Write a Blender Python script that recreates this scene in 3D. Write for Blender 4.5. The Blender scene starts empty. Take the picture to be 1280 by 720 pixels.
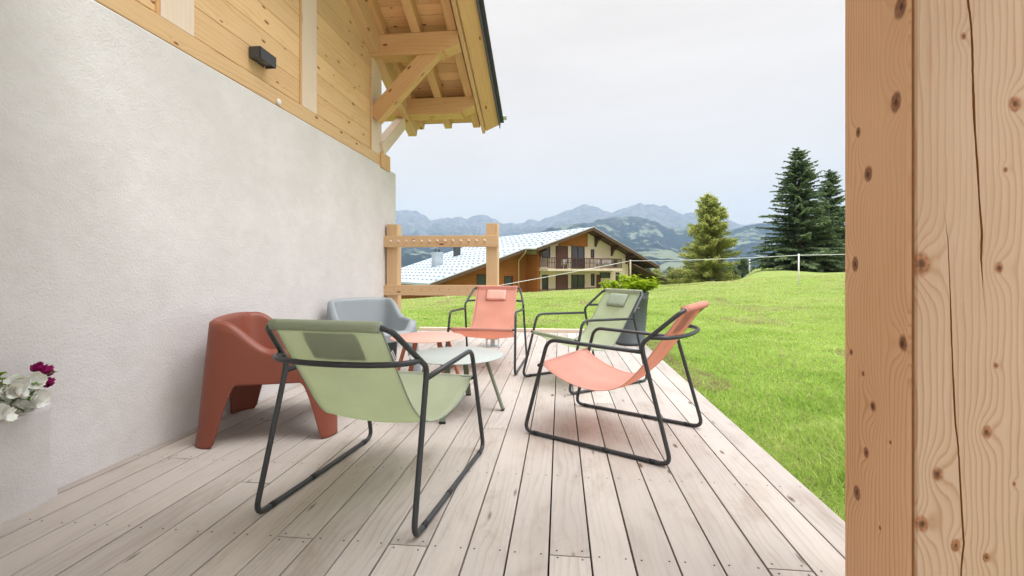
import bpy, bmesh, math, random
import numpy as np
from mathutils import Vector, Matrix, noise as mnoise

random.seed(7)
RNG = np.random.default_rng(11)
D = bpy.data
scene = bpy.context.scene
COL = scene.collection
R = math.radians

# ------------------------------------------------------------------ camera, light, exposure
YAW = math.atan(60 / 569.0)
cam_d = D.cameras.new("camera")
cam_d.lens = 16.0
cam_d.sensor_width = 36.0
cam_d.shift_y = -0.01875
cam_d.clip_start = 0.05
cam_d.clip_end = 60000
cam = D.objects.new("camera", cam_d)
COL.objects.link(cam)
cam.location = (0, 0, 1.0)
cam.rotation_euler = (R(90), 0, YAW)
scene.camera = cam

SUN_DIR = Vector((0.50, -0.12, 0.85)).normalized()
world = D.worlds.new("World")
scene.world = world
world.use_nodes = True
wn, wl = world.node_tree.nodes, world.node_tree.links
wn.clear()
w_out = wn.new("ShaderNodeOutputWorld")
w_bg = wn.new("ShaderNodeBackground")
w_bg.inputs[1].default_value = 0.05
w_sky = wn.new("ShaderNodeTexSky")
w_sky.sky_type = 'NISHITA'
w_sky.sun_disc = False
w_sky.sun_elevation = math.asin(SUN_DIR.z)
w_sky.sun_rotation = math.atan2(SUN_DIR.x, SUN_DIR.y)
w_tc = wn.new("ShaderNodeTexCoord")
w_map = wn.new("ShaderNodeMapping")
w_map.inputs["Scale"].default_value = (1.0, 1.0, 4.5)
w_no = wn.new("ShaderNodeTexNoise")
w_no.inputs["Scale"].default_value = 2.2
w_no.inputs["Detail"].default_value = 5
w_no.inputs["Distortion"].default_value = 0.4
w_cr = wn.new("ShaderNodeValToRGB")
w_cr.color_ramp.elements[0].position = 0.3
w_cr.color_ramp.elements[0].color = (8.05, 7.4, 6.9, 1)
w_cr.color_ramp.elements[1].position = 0.7
w_cr.color_ramp.elements[1].color = (8.85, 8.2, 7.7, 1)
w_mix = wn.new("ShaderNodeMixRGB")
w_mix.inputs[0].default_value = 0.97
wl.new(w_tc.outputs["Generated"], w_map.inputs[0])
wl.new(w_map.outputs[0], w_no.inputs["Vector"])
wl.new(w_no.outputs[0], w_cr.inputs[0])
wl.new(w_sky.outputs[0], w_mix.inputs[1])
wl.new(w_cr.outputs[0], w_mix.inputs[2])
# overcast: the cloud layer glows brighter high overhead than near the horizon
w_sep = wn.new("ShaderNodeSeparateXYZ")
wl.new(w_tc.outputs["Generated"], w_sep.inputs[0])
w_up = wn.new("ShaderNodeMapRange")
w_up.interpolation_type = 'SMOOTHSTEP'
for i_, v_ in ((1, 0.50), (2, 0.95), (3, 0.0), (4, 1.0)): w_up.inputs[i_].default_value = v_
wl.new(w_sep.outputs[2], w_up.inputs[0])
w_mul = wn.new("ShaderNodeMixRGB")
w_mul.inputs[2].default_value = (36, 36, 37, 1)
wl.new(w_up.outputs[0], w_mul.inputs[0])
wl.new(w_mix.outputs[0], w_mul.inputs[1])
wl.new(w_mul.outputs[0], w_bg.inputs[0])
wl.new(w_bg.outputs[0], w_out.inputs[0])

sun_d = D.lights.new("sun", 'SUN')
sun_d.energy = 1.05
sun_d.angle = R(36)
sun_d.color = (1.0, 0.975, 0.95)
sun = D.objects.new("sun", sun_d)
COL.objects.link(sun)
sun.location = (6, -4, 9)
sun.rotation_euler = SUN_DIR.to_track_quat('Z', 'Y').to_euler()

vs = scene.view_settings
vs.view_transform = 'Standard'
vs.look = 'None'
vs.gamma = 1
vs.use_curve_mapping = False
vs.exposure = 1.25
scene.cycles.max_bounces = 8
scene.cycles.diffuse_bounces = 5
scene.cycles.transparent_max_bounces = 12
scene.cycles.volume_bounces = 0

# ------------------------------------------------------------------ helpers
CY, SY = math.cos(YAW), math.sin(YAW)


def c2w(xc, F, z=0.0):
    """a point given by its metres right of / ahead of the viewpoint"""
    return Vector((CY * xc - SY * F, SY * xc + CY * F, z))


def smooth(x, a, b):
    t = min(1.0, max(0.0, (x - a) / (b - a)))
    return t * t * (3 - 2 * t)


def tag(o, label=None, cat=None, group=None, kind=None):
    if label: o["label"] = label
    if cat: o["category"] = cat
    if group: o["group"] = group
    if kind: o["kind"] = kind
    return o


def thing(name, label, cat, loc=(0, 0, 0), rz=0.0, group=None):
    o = D.objects.new(name, None)
    o.empty_display_size = 0.1
    COL.objects.link(o)
    o.location = loc
    o.rotation_euler = (0, 0, rz)
    return tag(o, label, cat, group)


def copy_tree(o, parent=None):
    c = o.copy()
    COL.objects.link(c)
    if parent: c.parent = parent
    for ch in list(o.children):
        copy_tree(ch, c)
    return c


class MB:
    """collects pieces of geometry and links them as ONE mesh object"""
    def __init__(self):
        self.v, self.f, self.uv, self.mi, self.sm = [], [], [], [], []

    def add(self, verts, faces, uvs=None, mi=0, smooth_=False):
        b = len(self.v)
        self.v += [tuple(p) for p in verts]
        for k, fc in enumerate(faces):
            self.f.append([i + b for i in fc])
            self.uv.append(uvs[k] if uvs else [(0.0, 0.0)] * len(fc))
            self.mi.append(mi)
            self.sm.append(smooth_)
        return self

    def box(self, c, s, rot=None, grain=0, mi=0, off=None):
        """box centred at c, size s, optional 3x3 rot; uv: u along grain axis in metres"""
        c = Vector(c)
        off = off or (random.uniform(0, 40), random.uniform(0, 40))
        sg = [(-1, -1, -1), (1, -1, -1), (1, 1, -1), (-1, 1, -1), (-1, -1, 1), (1, -1, 1), (1, 1, 1), (-1, 1, 1)]
        loc = [Vector((a * s[0] / 2, b * s[1] / 2, d * s[2] / 2)) for a, b, d in sg]
        faces = [(0, 3, 2, 1), (4, 5, 6, 7), (0, 1, 5, 4), (2, 3, 7, 6), (1, 2, 6, 5), (3, 0, 4, 7)]
        ax = [2, 2, 1, 1, 0, 0]
        uvs = []
        for fi, fc in enumerate(faces):
            n = ax[fi]
            o2 = [a for a in (0, 1, 2) if a != n]
            if n == grain:
                ua, va = o2
                uvs.append([(off[0] + 30 + loc[i][ua] * .25, off[1] + loc[i][va]) for i in fc])
            else:
                va = [a for a in o2 if a != grain][0]
                uvs.append([(off[0] + loc[i][grain], off[1] + loc[i][va] + fi * 3.7) for i in fc])
        M = rot if rot is not None else Matrix.Identity(3)
        return self.add([c + M @ p for p in loc], faces, uvs, mi)

    def beam(self, p, q, w, h, up=(0, 0, 1), mi=0):
        """bar from p to q, w across, h along up"""
        p, q = Vector(p), Vector(q)
        x = (q - p).normalized()
        up = Vector(up)
        y = up.cross(x).normalized()
        z = x.cross(y)
        M = Matrix((x, y, z)).transposed()
        return self.box((p + q) / 2, ((q - p).length, w, h), M, 0, mi)

    def prism(self, prof, a, b, axis=1, mi=0, grain_u=True):
        """profile polygon (2-D) extruded along axis from a to b; axis 1: prof = (x, z); axis 0: prof = (y, z); axis 2: (x, y)"""
        n = len(prof)

        def P(p, t):
            return {0: (t, p[0], p[1]), 1: (p[0], t, p[1]), 2: (p[0], p[1], t)}[axis]
        vs_ = [P(p, a) for p in prof] + [P(p, b) for p in prof]
        off = (random.uniform(0, 40), random.uniform(0, 40))
        fc = [list(range(n)), list(range(2 * n - 1, n - 1, -1))]
        uv = [[(off[0] + p[0], off[1] + p[1]) for p in prof], [(off[0] + p[0], off[1] + 7 + p[1]) for p in prof][::-1]]
        d = 0
        for i in range(n):
            j = (i + 1) % n
            L = math.dist(prof[i], prof[j])
            fc.append([i, i + n, j + n, j])
            uv.append([(off[0] + d, off[1] + a), (off[0] + d, off[1] + b), (off[0] + d + L, off[1] + b), (off[0] + d + L, off[1] + a)])
            d += L
        return self.add(vs_, fc, uv, mi)

    def tube(self, pts, r, n=10, closed=False, mi=0, caps=True):
        pts = [Vector(p) for p in pts]
        rr = r if isinstance(r, (list, tuple)) else [r] * len(pts)
        m = len(pts)
        T = []
        for i in range(m):
            a = pts[(i - 1) % m] if (closed or i > 0) else pts[i]
            b = pts[(i + 1) % m] if (closed or i < m - 1) else pts[i]
            T.append((b - a).normalized())
        ref = Vector((0, 0, 1)) if abs(T[0].z) < 0.9 else Vector((1, 0, 0))
        N = (ref - T[0] * ref.dot(T[0])).normalized()
        verts, faces, uvs = [], [], []
        d = 0
        ds = []
        for i in range(m):
            if i > 0:
                N = (N - T[i] * N.dot(T[i])).normalized()
                d += (pts[i] - pts[i - 1]).length
            ds.append(d)
            B = T[i].cross(N)
            for k in range(n):
                a = 2 * math.pi * k / n
                verts.append(pts[i] + (N * math.cos(a) + B * math.sin(a)) * rr[i])
        for i in range(m if closed else m - 1):
            j = (i + 1) % m
            for k in range(n):
                l = (k + 1) % n
                faces.append([i * n + k, i * n + l, j * n + l, j * n + k])
                uvs.append([(ds[i], k / n), (ds[i], (k + 1) / n), (ds[j], (k + 1) / n), (ds[j], k / n)])
        if caps and not closed:
            faces += [list(range(n - 1, -1, -1)), list(range((m - 1) * n, m * n))]
            uvs += [[(0, 0)] * n, [(0, 0)] * n]
        return self.add(verts, faces, uvs, mi, True)

    def lathe(self, prof, n=32, c=(0, 0, 0), mi=0, sq=1.0):
        """prof = [(r, z)], revolved round z"""
        verts, faces, uvs = [], [], []
        for r, z in prof:
            for k in range(n):
                a = 2 * math.pi * k / n
                verts.append((c[0] + r * math.cos(a), c[1] + r * math.sin(a) * sq, c[2] + z))
        for i in range(len(prof) - 1):
            for k in range(n):
                l = (k + 1) % n
                faces.append([i * n + k, i * n + l, (i + 1) * n + l, (i + 1) * n + k])
                uvs.append([(k / n, prof[i][1]), ((k + 1) / n, prof[i][1]), ((k + 1) / n, prof[i + 1][1]), (k / n, prof[i + 1][1])])
        return self.add(verts, faces, uvs, mi, True)

    def grid(self, P, mi=0, uvs=None, closed_u=False):
        """P[i][j] points"""
        m, n = len(P), len(P[0])
        verts = [p for row in P for p in row]
        faces, uu = [], []
        for i in range(m - 1):
            for j in range(n if closed_u else n - 1):
                k = (j + 1) % n
                faces.append([i * n + j, i * n + k, (i + 1) * n + k, (i + 1) * n + j])
                if uvs:
                    uu.append([uvs[i][j], uvs[i][k], uvs[i + 1][k], uvs[i + 1][j]])
        return self.add(verts, faces, uu or None, mi, True)

    def build(self, name, mats, parent=None, bevel=0.0, loc=None, weld=False, flat=False):
        me = D.meshes.new(name)
        me.from_pydata(self.v, [], self.f)
        uvl = me.uv_layers.new(name="UVMap")
        flatuv = np.array([c for f in self.uv for u in f for c in u], dtype=np.float32)
        uvl.data.foreach_set("uv", flatuv)
        me.polygons.foreach_set("material_index", np.array(self.mi, dtype=np.int32))
        me.polygons.foreach_set("use_smooth", np.array([s and not flat for s in self.sm], dtype=bool))
        for m in (mats if isinstance(mats, (list, tuple)) else [mats]):
            me.materials.append(m)
        bm = bmesh.new()
        bm.from_mesh(me)
        if weld:
            bmesh.ops.remove_doubles(bm, verts=bm.verts, dist=1e-5)
        bmesh.ops.recalc_face_normals(bm, faces=bm.faces)
        bm.to_mesh(me)
        bm.free()
        o = D.objects.new(name, me)
        COL.objects.link(o)
        if parent: o.parent = parent
        if loc: o.location = loc
        if bevel:
            b = o.modifiers.new("bevel", 'BEVEL')
            b.width = bevel
            b.segments = 2
            b.limit_method = 'ANGLE'
            b.angle_limit = R(40)
        return o


def fillet(pts, rad, seg=6):
    """polyline with its inner corners rounded"""
    pts = [Vector(p) for p in pts]
    out = [pts[0]]
    for i in range(1, len(pts) - 1):
        r = rad[i] if isinstance(rad, (list, tuple)) else rad
        a, b, c = pts[i - 1], pts[i], pts[i + 1]
        u, v = (a - b), (c - b)
        d = min(r, u.length * .48, v.length * .48)
        p, q = b + u.normalized() * d, b + v.normalized() * d
        for k in range(seg + 1):
            t = k / seg
            out.append(p * (1 - t) ** 2 + b * 2 * t * (1 - t) + q * t * t)
    out.append(pts[-1])
    return out


def catmull(pts, n=6):
    pts = [Vector(p) for p in pts]
    P = [pts[0] * 2 - pts[1]] + pts + [pts[-1] * 2 - pts[-2]]
    out = []
    for i in range(1, len(P) - 2):
        for k in range(n):
            t = k / n
            a, b, c, d = P[i - 1], P[i], P[i + 1], P[i + 2]
            out.append(0.5 * ((2 * b) + (c - a) * t + (2 * a - 5 * b + 4 * c - d) * t * t + (3 * b - a - 3 * c + d) * t ** 3))
    out.append(pts[-1])
    return out


# ------------------------------------------------------------------ materials
class NT:
    def __init__(self, name):
        self.m = D.materials.new(name)
        self.m.use_nodes = True
        self.n, self.l = self.m.node_tree.nodes, self.m.node_tree.links
        self.bsdf = self.n["Principled BSDF"]
        self.out = self.n["Material Output"]

    def new(self, t, **kw):
        x = self.n.new(t)
        for k, v in kw.items():
            setattr(x, k, v)
        return x

    def put(self, sock, v):
        if isinstance(v, bpy.types.NodeSocket): self.l.new(v, sock)
        elif v is not None: sock.default_value = v

    def math(self, op, a, b=None, c=None, clamp=False):
        x = self.new("ShaderNodeMath", operation=op, use_clamp=clamp)
        for i, v in enumerate((a, b, c)):
            self.put(x.inputs[i], v)
        return x.outputs[0]

    def vmath(self, op, a, b=None):
        x = self.new("ShaderNodeVectorMath", operation=op)
        self.put(x.inputs[0], a)
        if b is not None: self.put(x.inputs[1], b)
        return x.outputs["Value"] if op in ('LENGTH', 'DISTANCE', 'DOT_PRODUCT') else x.outputs[0]

    def noise(self, vec, scale, detail=2.0, rough=.5, dist=0.0, dim='3D'):
        x = self.new("ShaderNodeTexNoise", noise_dimensions=dim)
        if vec is not None: self.l.new(vec, x.inputs["Vector"])
        x.inputs["Scale"].default_value = scale
        x.inputs["Detail"].default_value = detail
        x.inputs["Roughness"].default_value = rough
        x.inputs["Distortion"].default_value = dist
        return x.outputs[0]

    def ramp(self, fac, stops, interp='LINEAR'):
        x = self.new("ShaderNodeValToRGB")
        cr = x.color_ramp
        cr.interpolation = interp
        while len(cr.elements) < len(stops): cr.elements.new(0.5)
        for e, (p, c) in zip(cr.elements, stops):
            e.position = p
            e.color = (c, c, c, 1) if isinstance(c, (int, float)) else (*c[:3], 1)
        self.l.new(fac, x.inputs[0])
        return x.outputs[0]

    def mix(self, fac, a, b, blend='MIX'):
        x = self.new("ShaderNodeMixRGB", blend_type=blend)
        self.put(x.inputs[0], fac)
        for i, v in ((1, a), (2, b)):
            if isinstance(v, (tuple, list)): v = (*v[:3], 1)
            self.put(x.inputs[i], v)
        return x.outputs[0]

    def mapr(self, v, a, b, c=0.0, d=1.0, sm=False):
        x = self.new("ShaderNodeMapRange", clamp=True)
        if sm: x.interpolation_type = 'SMOOTHSTEP'
        self.put(x.inputs[0], v)
        for i, k in enumerate((a, b, c, d)): x.inputs[i + 1].default_value = k
        return x.outputs[0]

    def uv(self):
        return self.new("ShaderNodeTexCoord").outputs["UV"]

    def obj(self):
        return self.new("ShaderNodeTexCoord").outputs["Object"]

    def pos(self):
        return self.new("ShaderNodeNewGeometry").outputs["Position"]

    def island(self):
        return self.new("ShaderNodeNewGeometry").outputs["Random Per Island"]

    def scale(self, v, s):
        x = self.new("ShaderNodeMapping")
        self.l.new(v, x.inputs[0])
        x.inputs["Scale"].default_value = s
        return x.outputs[0]

    def bump(self, h, strength, dist=.01):
        x = self.new("ShaderNodeBump")
        x.inputs["Strength"].default_value = strength
        x.inputs["Distance"].default_value = dist
        self.l.new(h, x.inputs["Height"])
        self.l.new(x.outputs[0], self.bsdf.inputs["Normal"])

    def done(self, color=None, rough=.6, metal=0.0, spec=.3):
        if color is not None:
            if isinstance(color, (tuple, list)): color = (*color[:3], 1)
            self.put(self.bsdf.inputs["Base Color"], color)
        self.put(self.bsdf.inputs["Roughness"], rough)
        self.bsdf.inputs["Metallic"].default_value = metal
        self.bsdf.inputs["Specular IOR Level"].default_value = spec
        return self.m


def wood(name, light, dark, knot, ring=26, contrast=.55, kden=.45, kscale=(1.6, 7.0), ksize=.13, rough=.62,
         knots=None, bump=.15, varied=.22, grey=None, speck=0.0, warpk=.16, kbump=3.4):
    """timber: u along the grain, v across it, both in metres"""
    t = NT(name)
    uv = t.uv()
    warp = t.noise(t.scale(uv, (.9, 5.0, 1)), 1.0, 3.0, .5, dim='2D')
    warp2 = t.noise(t.scale(uv, (4.0, 14.0, 1)), 1.0, 2.0, dim='2D')
    sep = t.new("ShaderNodeSeparateXYZ")
    t.l.new(uv, sep.inputs[0])
    field = t.math('MULTIPLY', sep.outputs[1], ring * 1.0)
    field = t.math('ADD', field, t.math('MULTIPLY', warp, ring * warpk))
    field = t.math('ADD', field, t.math('MULTIPLY', warp2, ring * .014))
    kmask = None
    if knots:
        for (u0, v0, r) in knots:
            d = t.vmath('SUBTRACT', uv, (u0, v0, 0))
            d = t.vmath('LENGTH', t.scale(d, (.72, 1.0, 1)))
            e = t.math('EXPONENT', t.math('MULTIPLY', t.math('POWER', t.math('DIVIDE', d, r * 2.6), 2.0), -1.0))
            field = t.math('ADD', field, t.math('MULTIPLY', e, ring * r * kbump))
            k = t.mapr(t.math('ADD', d, t.math('MULTIPLY', t.math('SUBTRACT', warp2, .5), r * 1.6)), r * .75, r * 1.3, 1.0, 0.0, True)
            core = t.mapr(d, 0, r * .55, .35, 0.0)
            k = t.math('ADD', k, core)
            kmask = k if kmask is None else t.math('MAXIMUM', kmask, k)
    if kden > 0:
        vo = t.new("ShaderNodeTexVoronoi", voronoi_dimensions='2D')
        t.l.new(t.scale(uv, (*kscale, 1)), vo.inputs["Vector"])
        vo.inputs["Scale"].default_value = 1.0
        d = vo.outputs["Distance"]
        s2 = t.new("ShaderNodeSeparateColor")
        t.l.new(vo.outputs["Color"], s2.inputs[0])
        on = t.math('LESS_THAN', s2.outputs[0], kden)
        size = t.math('MULTIPLY', t.mapr(s2.outputs[1], 0, 1, .5, 1.15), ksize)
        rel = t.math('DIVIDE', d, size)
        e = t.math('EXPONENT', t.math('MULTIPLY', t.math('POWER', t.math('DIVIDE', rel, 2.4), 2.0), -1.0))
        e = t.math('MULTIPLY', e, on)
        field = t.math('ADD', field, t.math('MULTIPLY', e, 1.6))
        k = t.math('MULTIPLY', t.mapr(rel, .75, 1.25, 1.0, 0.0, True), on)
        k = t.math('ADD', k, t.math('MULTIPLY', t.mapr(rel, .0, .6, .3, 0.0), on))
        kmask = k if kmask is None else t.math('MAXIMUM', kmask, k)
    fr = t.math('FRACT', field)
    rings = t.ramp(fr, [(0, 0.0), (.55, .25), (.84, 1.0), (.93, .45), (1.0, 0.0)])
    fibre = t.noise(t.scale(uv, (9, 260, 1)), 1.0, 2.0, dim='2D')
    blotch = t.noise(t.scale(uv, (1.3, 4.0, 1)), 1.0, 3.0, dim='2D')
    strength = t.mapr(t.noise(t.scale(uv, (.7, 3.0, 1)), 1.7, 2, dim='2D'), .3, .7, .35, 1.0)
    f = t.math('MULTIPLY', t.math('MULTIPLY', rings, strength), contrast)
    f = t.math('ADD', f, t.math('MULTIPLY', t.math('SUBTRACT', fibre, .5), .30))
    f = t.math('ADD', f, t.math('MULTIPLY', t.math('SUBTRACT', blotch, .5), .9), clamp=True)
    c = t.mix(f, light, dark)
    if grey:
        st = t.mapr(t.noise(t.scale(uv, (1.6, 3.2, 1)), 1.0, 5.0, .7, .6, dim='2D'), .50, .72, 0, .55)
        c = t.mix(st, c, (.27, .215, .175))
        g = t.mapr(t.noise(t.scale(uv, (1.1, 6, 1)), 1.0, 4.0, .65, dim='2D'), .42, .68, 0, .75)
        c = t.mix(g, c, grey)
    if kmask is not None:
        halo = t.mapr(kmask, 0, 1, 0, 1)
        outer = tuple(min(1, x * 1.75) for x in knot)
        kc = t.mix(t.mapr(t.noise(t.scale(uv, (90, 130, 1)), 1.0, 2, dim='2D'), .35, .65), knot, outer)
        kc = t.mix(t.mapr(kmask, 1.0, 1.22), kc, tuple(x * .45 for x in knot))
        c = t.mix(halo, c, kc)
    if speck:
        sv = t.new("ShaderNodeTexVoronoi", voronoi_dimensions='2D')
        t.l.new(t.scale(uv, (5, 22, 1)), sv.inputs["Vector"])
        sv.inputs["Scale"].default_value = 1.0
        s3 = t.new("ShaderNodeSeparateColor")
        t.l.new(sv.outputs["Color"], s3.inputs[0])
        m = t.math('MULTIPLY', t.math('LESS_THAN', s3.outputs[0], speck), t.mapr(sv.outputs["Distance"], .05, .22, .8, 0.0))
        c = t.mix(m, c, tuple(x * .4 for x in dark))
    if varied:
        isl = t.island()
        v = t.mapr(isl, 0, 1, 1 - varied, 1 + varied * .55)
        c = t.mix(1.0, c, t.new_rgb(v) if hasattr(t, 'new_rgb') else _grey(t, v), 'MULTIPLY')
    if bump:
        t.bump(t.math('SUBTRACT', t.math('MULTIPLY', fibre, .6), t.math('MULTIPLY', rings, .5)), bump, .002)
    return t.done(c, rough, spec=.25)


def _grey(t, v):
    x = t.new("ShaderNodeCombineXYZ")
    for i in range(3): t.l.new(v, x.inputs[i])
    return x.outputs[0]


M = {}
M['spruce'] = wood("fresh_spruce", (.70, .475, .255), (.52, .29, .12), (.24, .10, .045), ring=22, kden=.5, contrast=.55, ksize=.075, kscale=(2.6, 6.5))
M['spruce_pale'] = wood("planed_spruce", (.80, .66, .53), (.68, .52, .38), (.2, .09, .04), ring=24, kden=.12, contrast=.45)
M['beam'] = wood("spruce_beam", (.70, .44, .21), (.54, .28, .105), (.22, .09, .04), ring=20, kden=.34, contrast=.5, kscale=(2.4, 6), ksize=.085)
M['rail'] = wood("fence_timber", (.72, .50, .29), (.56, .34, .17), (.25, .11, .05), ring=24, kden=.3, contrast=.5, ksize=.08, kscale=(2.2, 6.0))
M['deck'] = wood("weathered_decking", (.462, .42, .385), (.31, .262, .222), (.17, .13, .105), ring=34, contrast=.5, kden=.16,
                 kscale=(2.2, 6.0), ksize=.075, grey=(.50, .45, .41), varied=.13, rough=.75, bump=.3, speck=.02)

t = NT("wall_plaster")
p = t.obj()
n1 = t.noise(p, 95, 4, .6)
n2 = t.noise(t.scale(p, (1, 1.0, 1.6)), 9, 4, .6, .5)
n3 = t.noise(p, 1.6, 4, .6)
c = t.mix(t.mapr(n3, .35, .68), (.62, .598, .592), (.695, .677, .675))
c = t.mix(t.math('MULTIPLY', t.mapr(n2, .4, .7), .35), c, (.56, .53, .515))
t.bump(t.math('ADD', t.math('MULTIPLY', n1, 1.3), t.math('MULTIPLY', n2, .55)), .6, .006)
M['plaster'] = t.done(c, .9, spec=.15)

t = NT("dark_slot")
M['dark'] = t.done((.02, .017, .015), .9, spec=.1)

t = NT("anthracite_tube")
n = t.noise(t.obj(), 60, 2)
M['tube'] = t.done(t.mix(n, (.026, .029, .033), (.040, .044, .049)), .38, spec=.5)
t = NT("black_plastic")
M['black'] = t.done((.02, .02, .022), .5)
t = NT("charcoal_metal")
M['charcoal'] = t.done(t.mix(t.noise(t.obj(), 90, 2), (.045, .047, .052), (.06, .062, .068)), .5, spec=.4)
t = NT("galvanised_steel")
M['zinc'] = t.done(t.mix(t.noise(t.obj(), 18, 3), (.45, .46, .47), (.62, .63, .64)), .42, .7)
t = NT("white_plastic")
M['white'] = t.done((.75, .74, .72), .4)
t = NT("lamp_glass")
M['lens'] = t.done((.10, .10, .11), .15)


def fabric(name, base, under):
    """woven mesh: diffuse, some light through, a little see-through"""
    t = NT(name)
    uv = t.uv()
    w = t.new("ShaderNodeTexChecker")
    t.l.new(t.scale(uv, (520, 520, 1)), w.inputs["Vector"])
    w.inputs["Scale"].default_value = 1.0
    cl = t.noise(t.scale(uv, (6, 6, 1)), 1.0, 3, dim='2D')
    yarn = t.noise(t.scale(uv, (60, 700, 1)), 1.0, 1, dim='2D')
    c = t.mix(t.mapr(t.math('ADD', t.math('MULTIPLY', cl, .85), t.math('MULTIPLY', yarn, .15)), .3, .7), tuple(x * .90 for x in base), tuple(min(1, x * 1.07) for x in base))
    t.n.remove(t.bsdf)
    df = t.new("ShaderNodeBsdfDiffuse")
    tr = t.new("ShaderNodeBsdfTranslucent")
    tp = t.new("ShaderNodeBsdfTransparent")
    t.l.new(c, df.inputs[0])
    t.l.new(t.mix(.0, under, under), tr.inputs[0])
    m1 = t.new("ShaderNodeMixShader")
    m1.inputs[0].default_value = .5
    t.l.new(df.outputs[0], m1.inputs[1])
    t.l.new(tr.outputs[0], m1.inputs[2])
    m2 = t.new("ShaderNodeMixShader")
    t.l.new(t.mapr(yarn, .3, .7, .14, .20), m2.inputs[0])
    t.l.new(m1.outputs[0], m2.inputs[1])
    t.l.new(tp.outputs[0], m2.inputs[2])
    t.l.new(m2.outputs[0], t.out.inputs[0])
    return t.m


M['green_fabric'] = fabric("green_mesh", (.56, .61, .50), (.68, .76, .48))
M['salmon_fabric'] = fabric("salmon_mesh", (.82, .48, .41), (.86, .42, .29))


def plain_fabric(name, c):
    t = NT(name)
    uv = t.obj()
    n = t.noise(uv, 300, 1)
    t.bump(n, .2, .002)
    return t.done(t.mix(t.noise(uv, 14, 2), tuple(x * .9 for x in c), c), .85, spec=.15)


M['green_pad'] = plain_fabric("green_padded", (.33, .38, .30))
M['salmon_pad'] = plain_fabric("salmon_padded", (.76, .40, .33))


def plastic(name, c):
    t = NT(name)
    n = t.noise(t.obj(), 420, 2)
    t.bump(n, .12, .001)
    return t.done(t.mix(t.noise(t.obj(), 5, 2), tuple(x * .95 for x in c), c), .46, spec=.4)


M['terracotta'] = plastic("terracotta_plastic", (.22, .060, .035))
M['bluegrey'] = plastic("blue_grey_plastic", (.27, .305, .325))


def painted(name, c, r=.5):
    t = NT(name)
    n = t.noise(t.obj(), 350, 2)
    t.bump(n, .08, .001)
    return t.done(t.mix(t.noise(t.obj(), 4, 2), tuple(x * .95 for x in c), c), r, spec=.4)


M['sage_top'] = painted("pale_sage_metal", (.39, .43, .41), .42)
M['sage_leg'] = painted("olive_metal", (.17, .20, .14))
M['coral_top'] = painted("coral_metal", (.66, .36, .29), .45)
M['coral_leg'] = painted("coral_leg_metal", (.46, .15, .085))
M['anthracite_pot'] = painted("anthracite_planter", (.085, .10, .11), .45)

# foliage-type material
def leafy(name, a, b, dry=None, trans=.35, scale=.5):
    t = NT(name)
    p = t.pos()
    n = t.noise(p, scale, 3)
    isl = t.island()
    f = t.math('ADD', t.math('MULTIPLY', n, .6), t.math('MULTIPLY', isl, .5))
    c = t.mix(t.mapr(f, .3, .8), a, b)
    if dry:
        c = t.mix(t.mapr(t.noise(p, scale * 2.3, 2), .55, .75, 0, .8), c, dry)
    t.n.remove(t.bsdf)
    df = t.new("ShaderNodeBsdfDiffuse")
    tr = t.new("ShaderNodeBsdfTranslucent")
    t.l.new(c, df.inputs[0])
    t.l.new(c, tr.inputs[0])
    m1 = t.new("ShaderNodeMixShader")
    m1.inputs[0].default_value = trans
    t.l.new(df.outputs[0], m1.inputs[1])
    t.l.new(tr.outputs[0], m1.inputs[2])
    t.l.new(m1.outputs[0], t.out.inputs[0])
    return t.m


# ------------------------------------------------------------------ ground, mountains
def crest(q):
    return max(-.62, min(1.0, -.22 + 1.22 * q + (.25 * (q + .1) if q < -.1 else 0)))


def gz(xc, F):
    """height of the land; xc metres right of, F metres ahead of the viewpoint"""
    q = xc / max(F, 1.0)
    q = max(-1.6, min(1.6, q))
    if F < 1: q = max(-1, min(1, xc / 8))
    z = -.13 + (crest(q) + .13) * smooth(F, 6.5, 22)
    d = max(0.0, F - 23)
    right = smooth(q, .38, .56)
    z += -(1 - right) * min(115, .085 * d ** 1.16) + right * (.018 * (1 - smooth(q, .59, .70)) * min(d, 70) - .10 * max(0, d - 75))
    z += .035 * mnoise.noise((xc * .55, F * .55, 3)) + .05 * smooth(F, 8, 20) * mnoise.noise((xc * .16, F * .22, 9))
    return max(z, -125)


def patch_nodes(t, p):
    """green meadow with paler, drier streaks; shared by the turf and its blades"""
    big = t.noise(p, .35, 4, .6)
    mid = t.noise(t.scale(p, (1, 2.2, 1)), 1.7, 4, .65)
    f = t.math('ADD', t.math('MULTIPLY', big, .5), t.math('MULTIPLY', mid, .5))
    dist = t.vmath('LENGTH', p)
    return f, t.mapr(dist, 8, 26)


t = NT("meadow_turf")
p = t.pos()
f, far = patch_nodes(t, p)
fine = t.noise(t.scale(p, (1, 1.6, 1)), 22, 4, .7)
c = t.mix(t.mapr(f, .38, .62), (.20, .30, .05), (.33, .41, .11))
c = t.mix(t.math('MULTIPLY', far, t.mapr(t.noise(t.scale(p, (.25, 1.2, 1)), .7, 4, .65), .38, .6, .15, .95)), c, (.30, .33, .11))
c = t.mix(t.math('MULTIPLY', t.mapr(fine, .35, .7), .55), c, (.07, .14, .018))
bare = t.math('MULTIPLY', t.mapr(t.noise(p, 1.15, 3, .6), .66, .74), t.mapr(far, 0, 1, .9, .3))
c = t.mix(bare, c, (.30, .25, .15))
t.bump(fine, .8, .05)
M['turf'] = t.done(c, .9, spec=.1)

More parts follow.
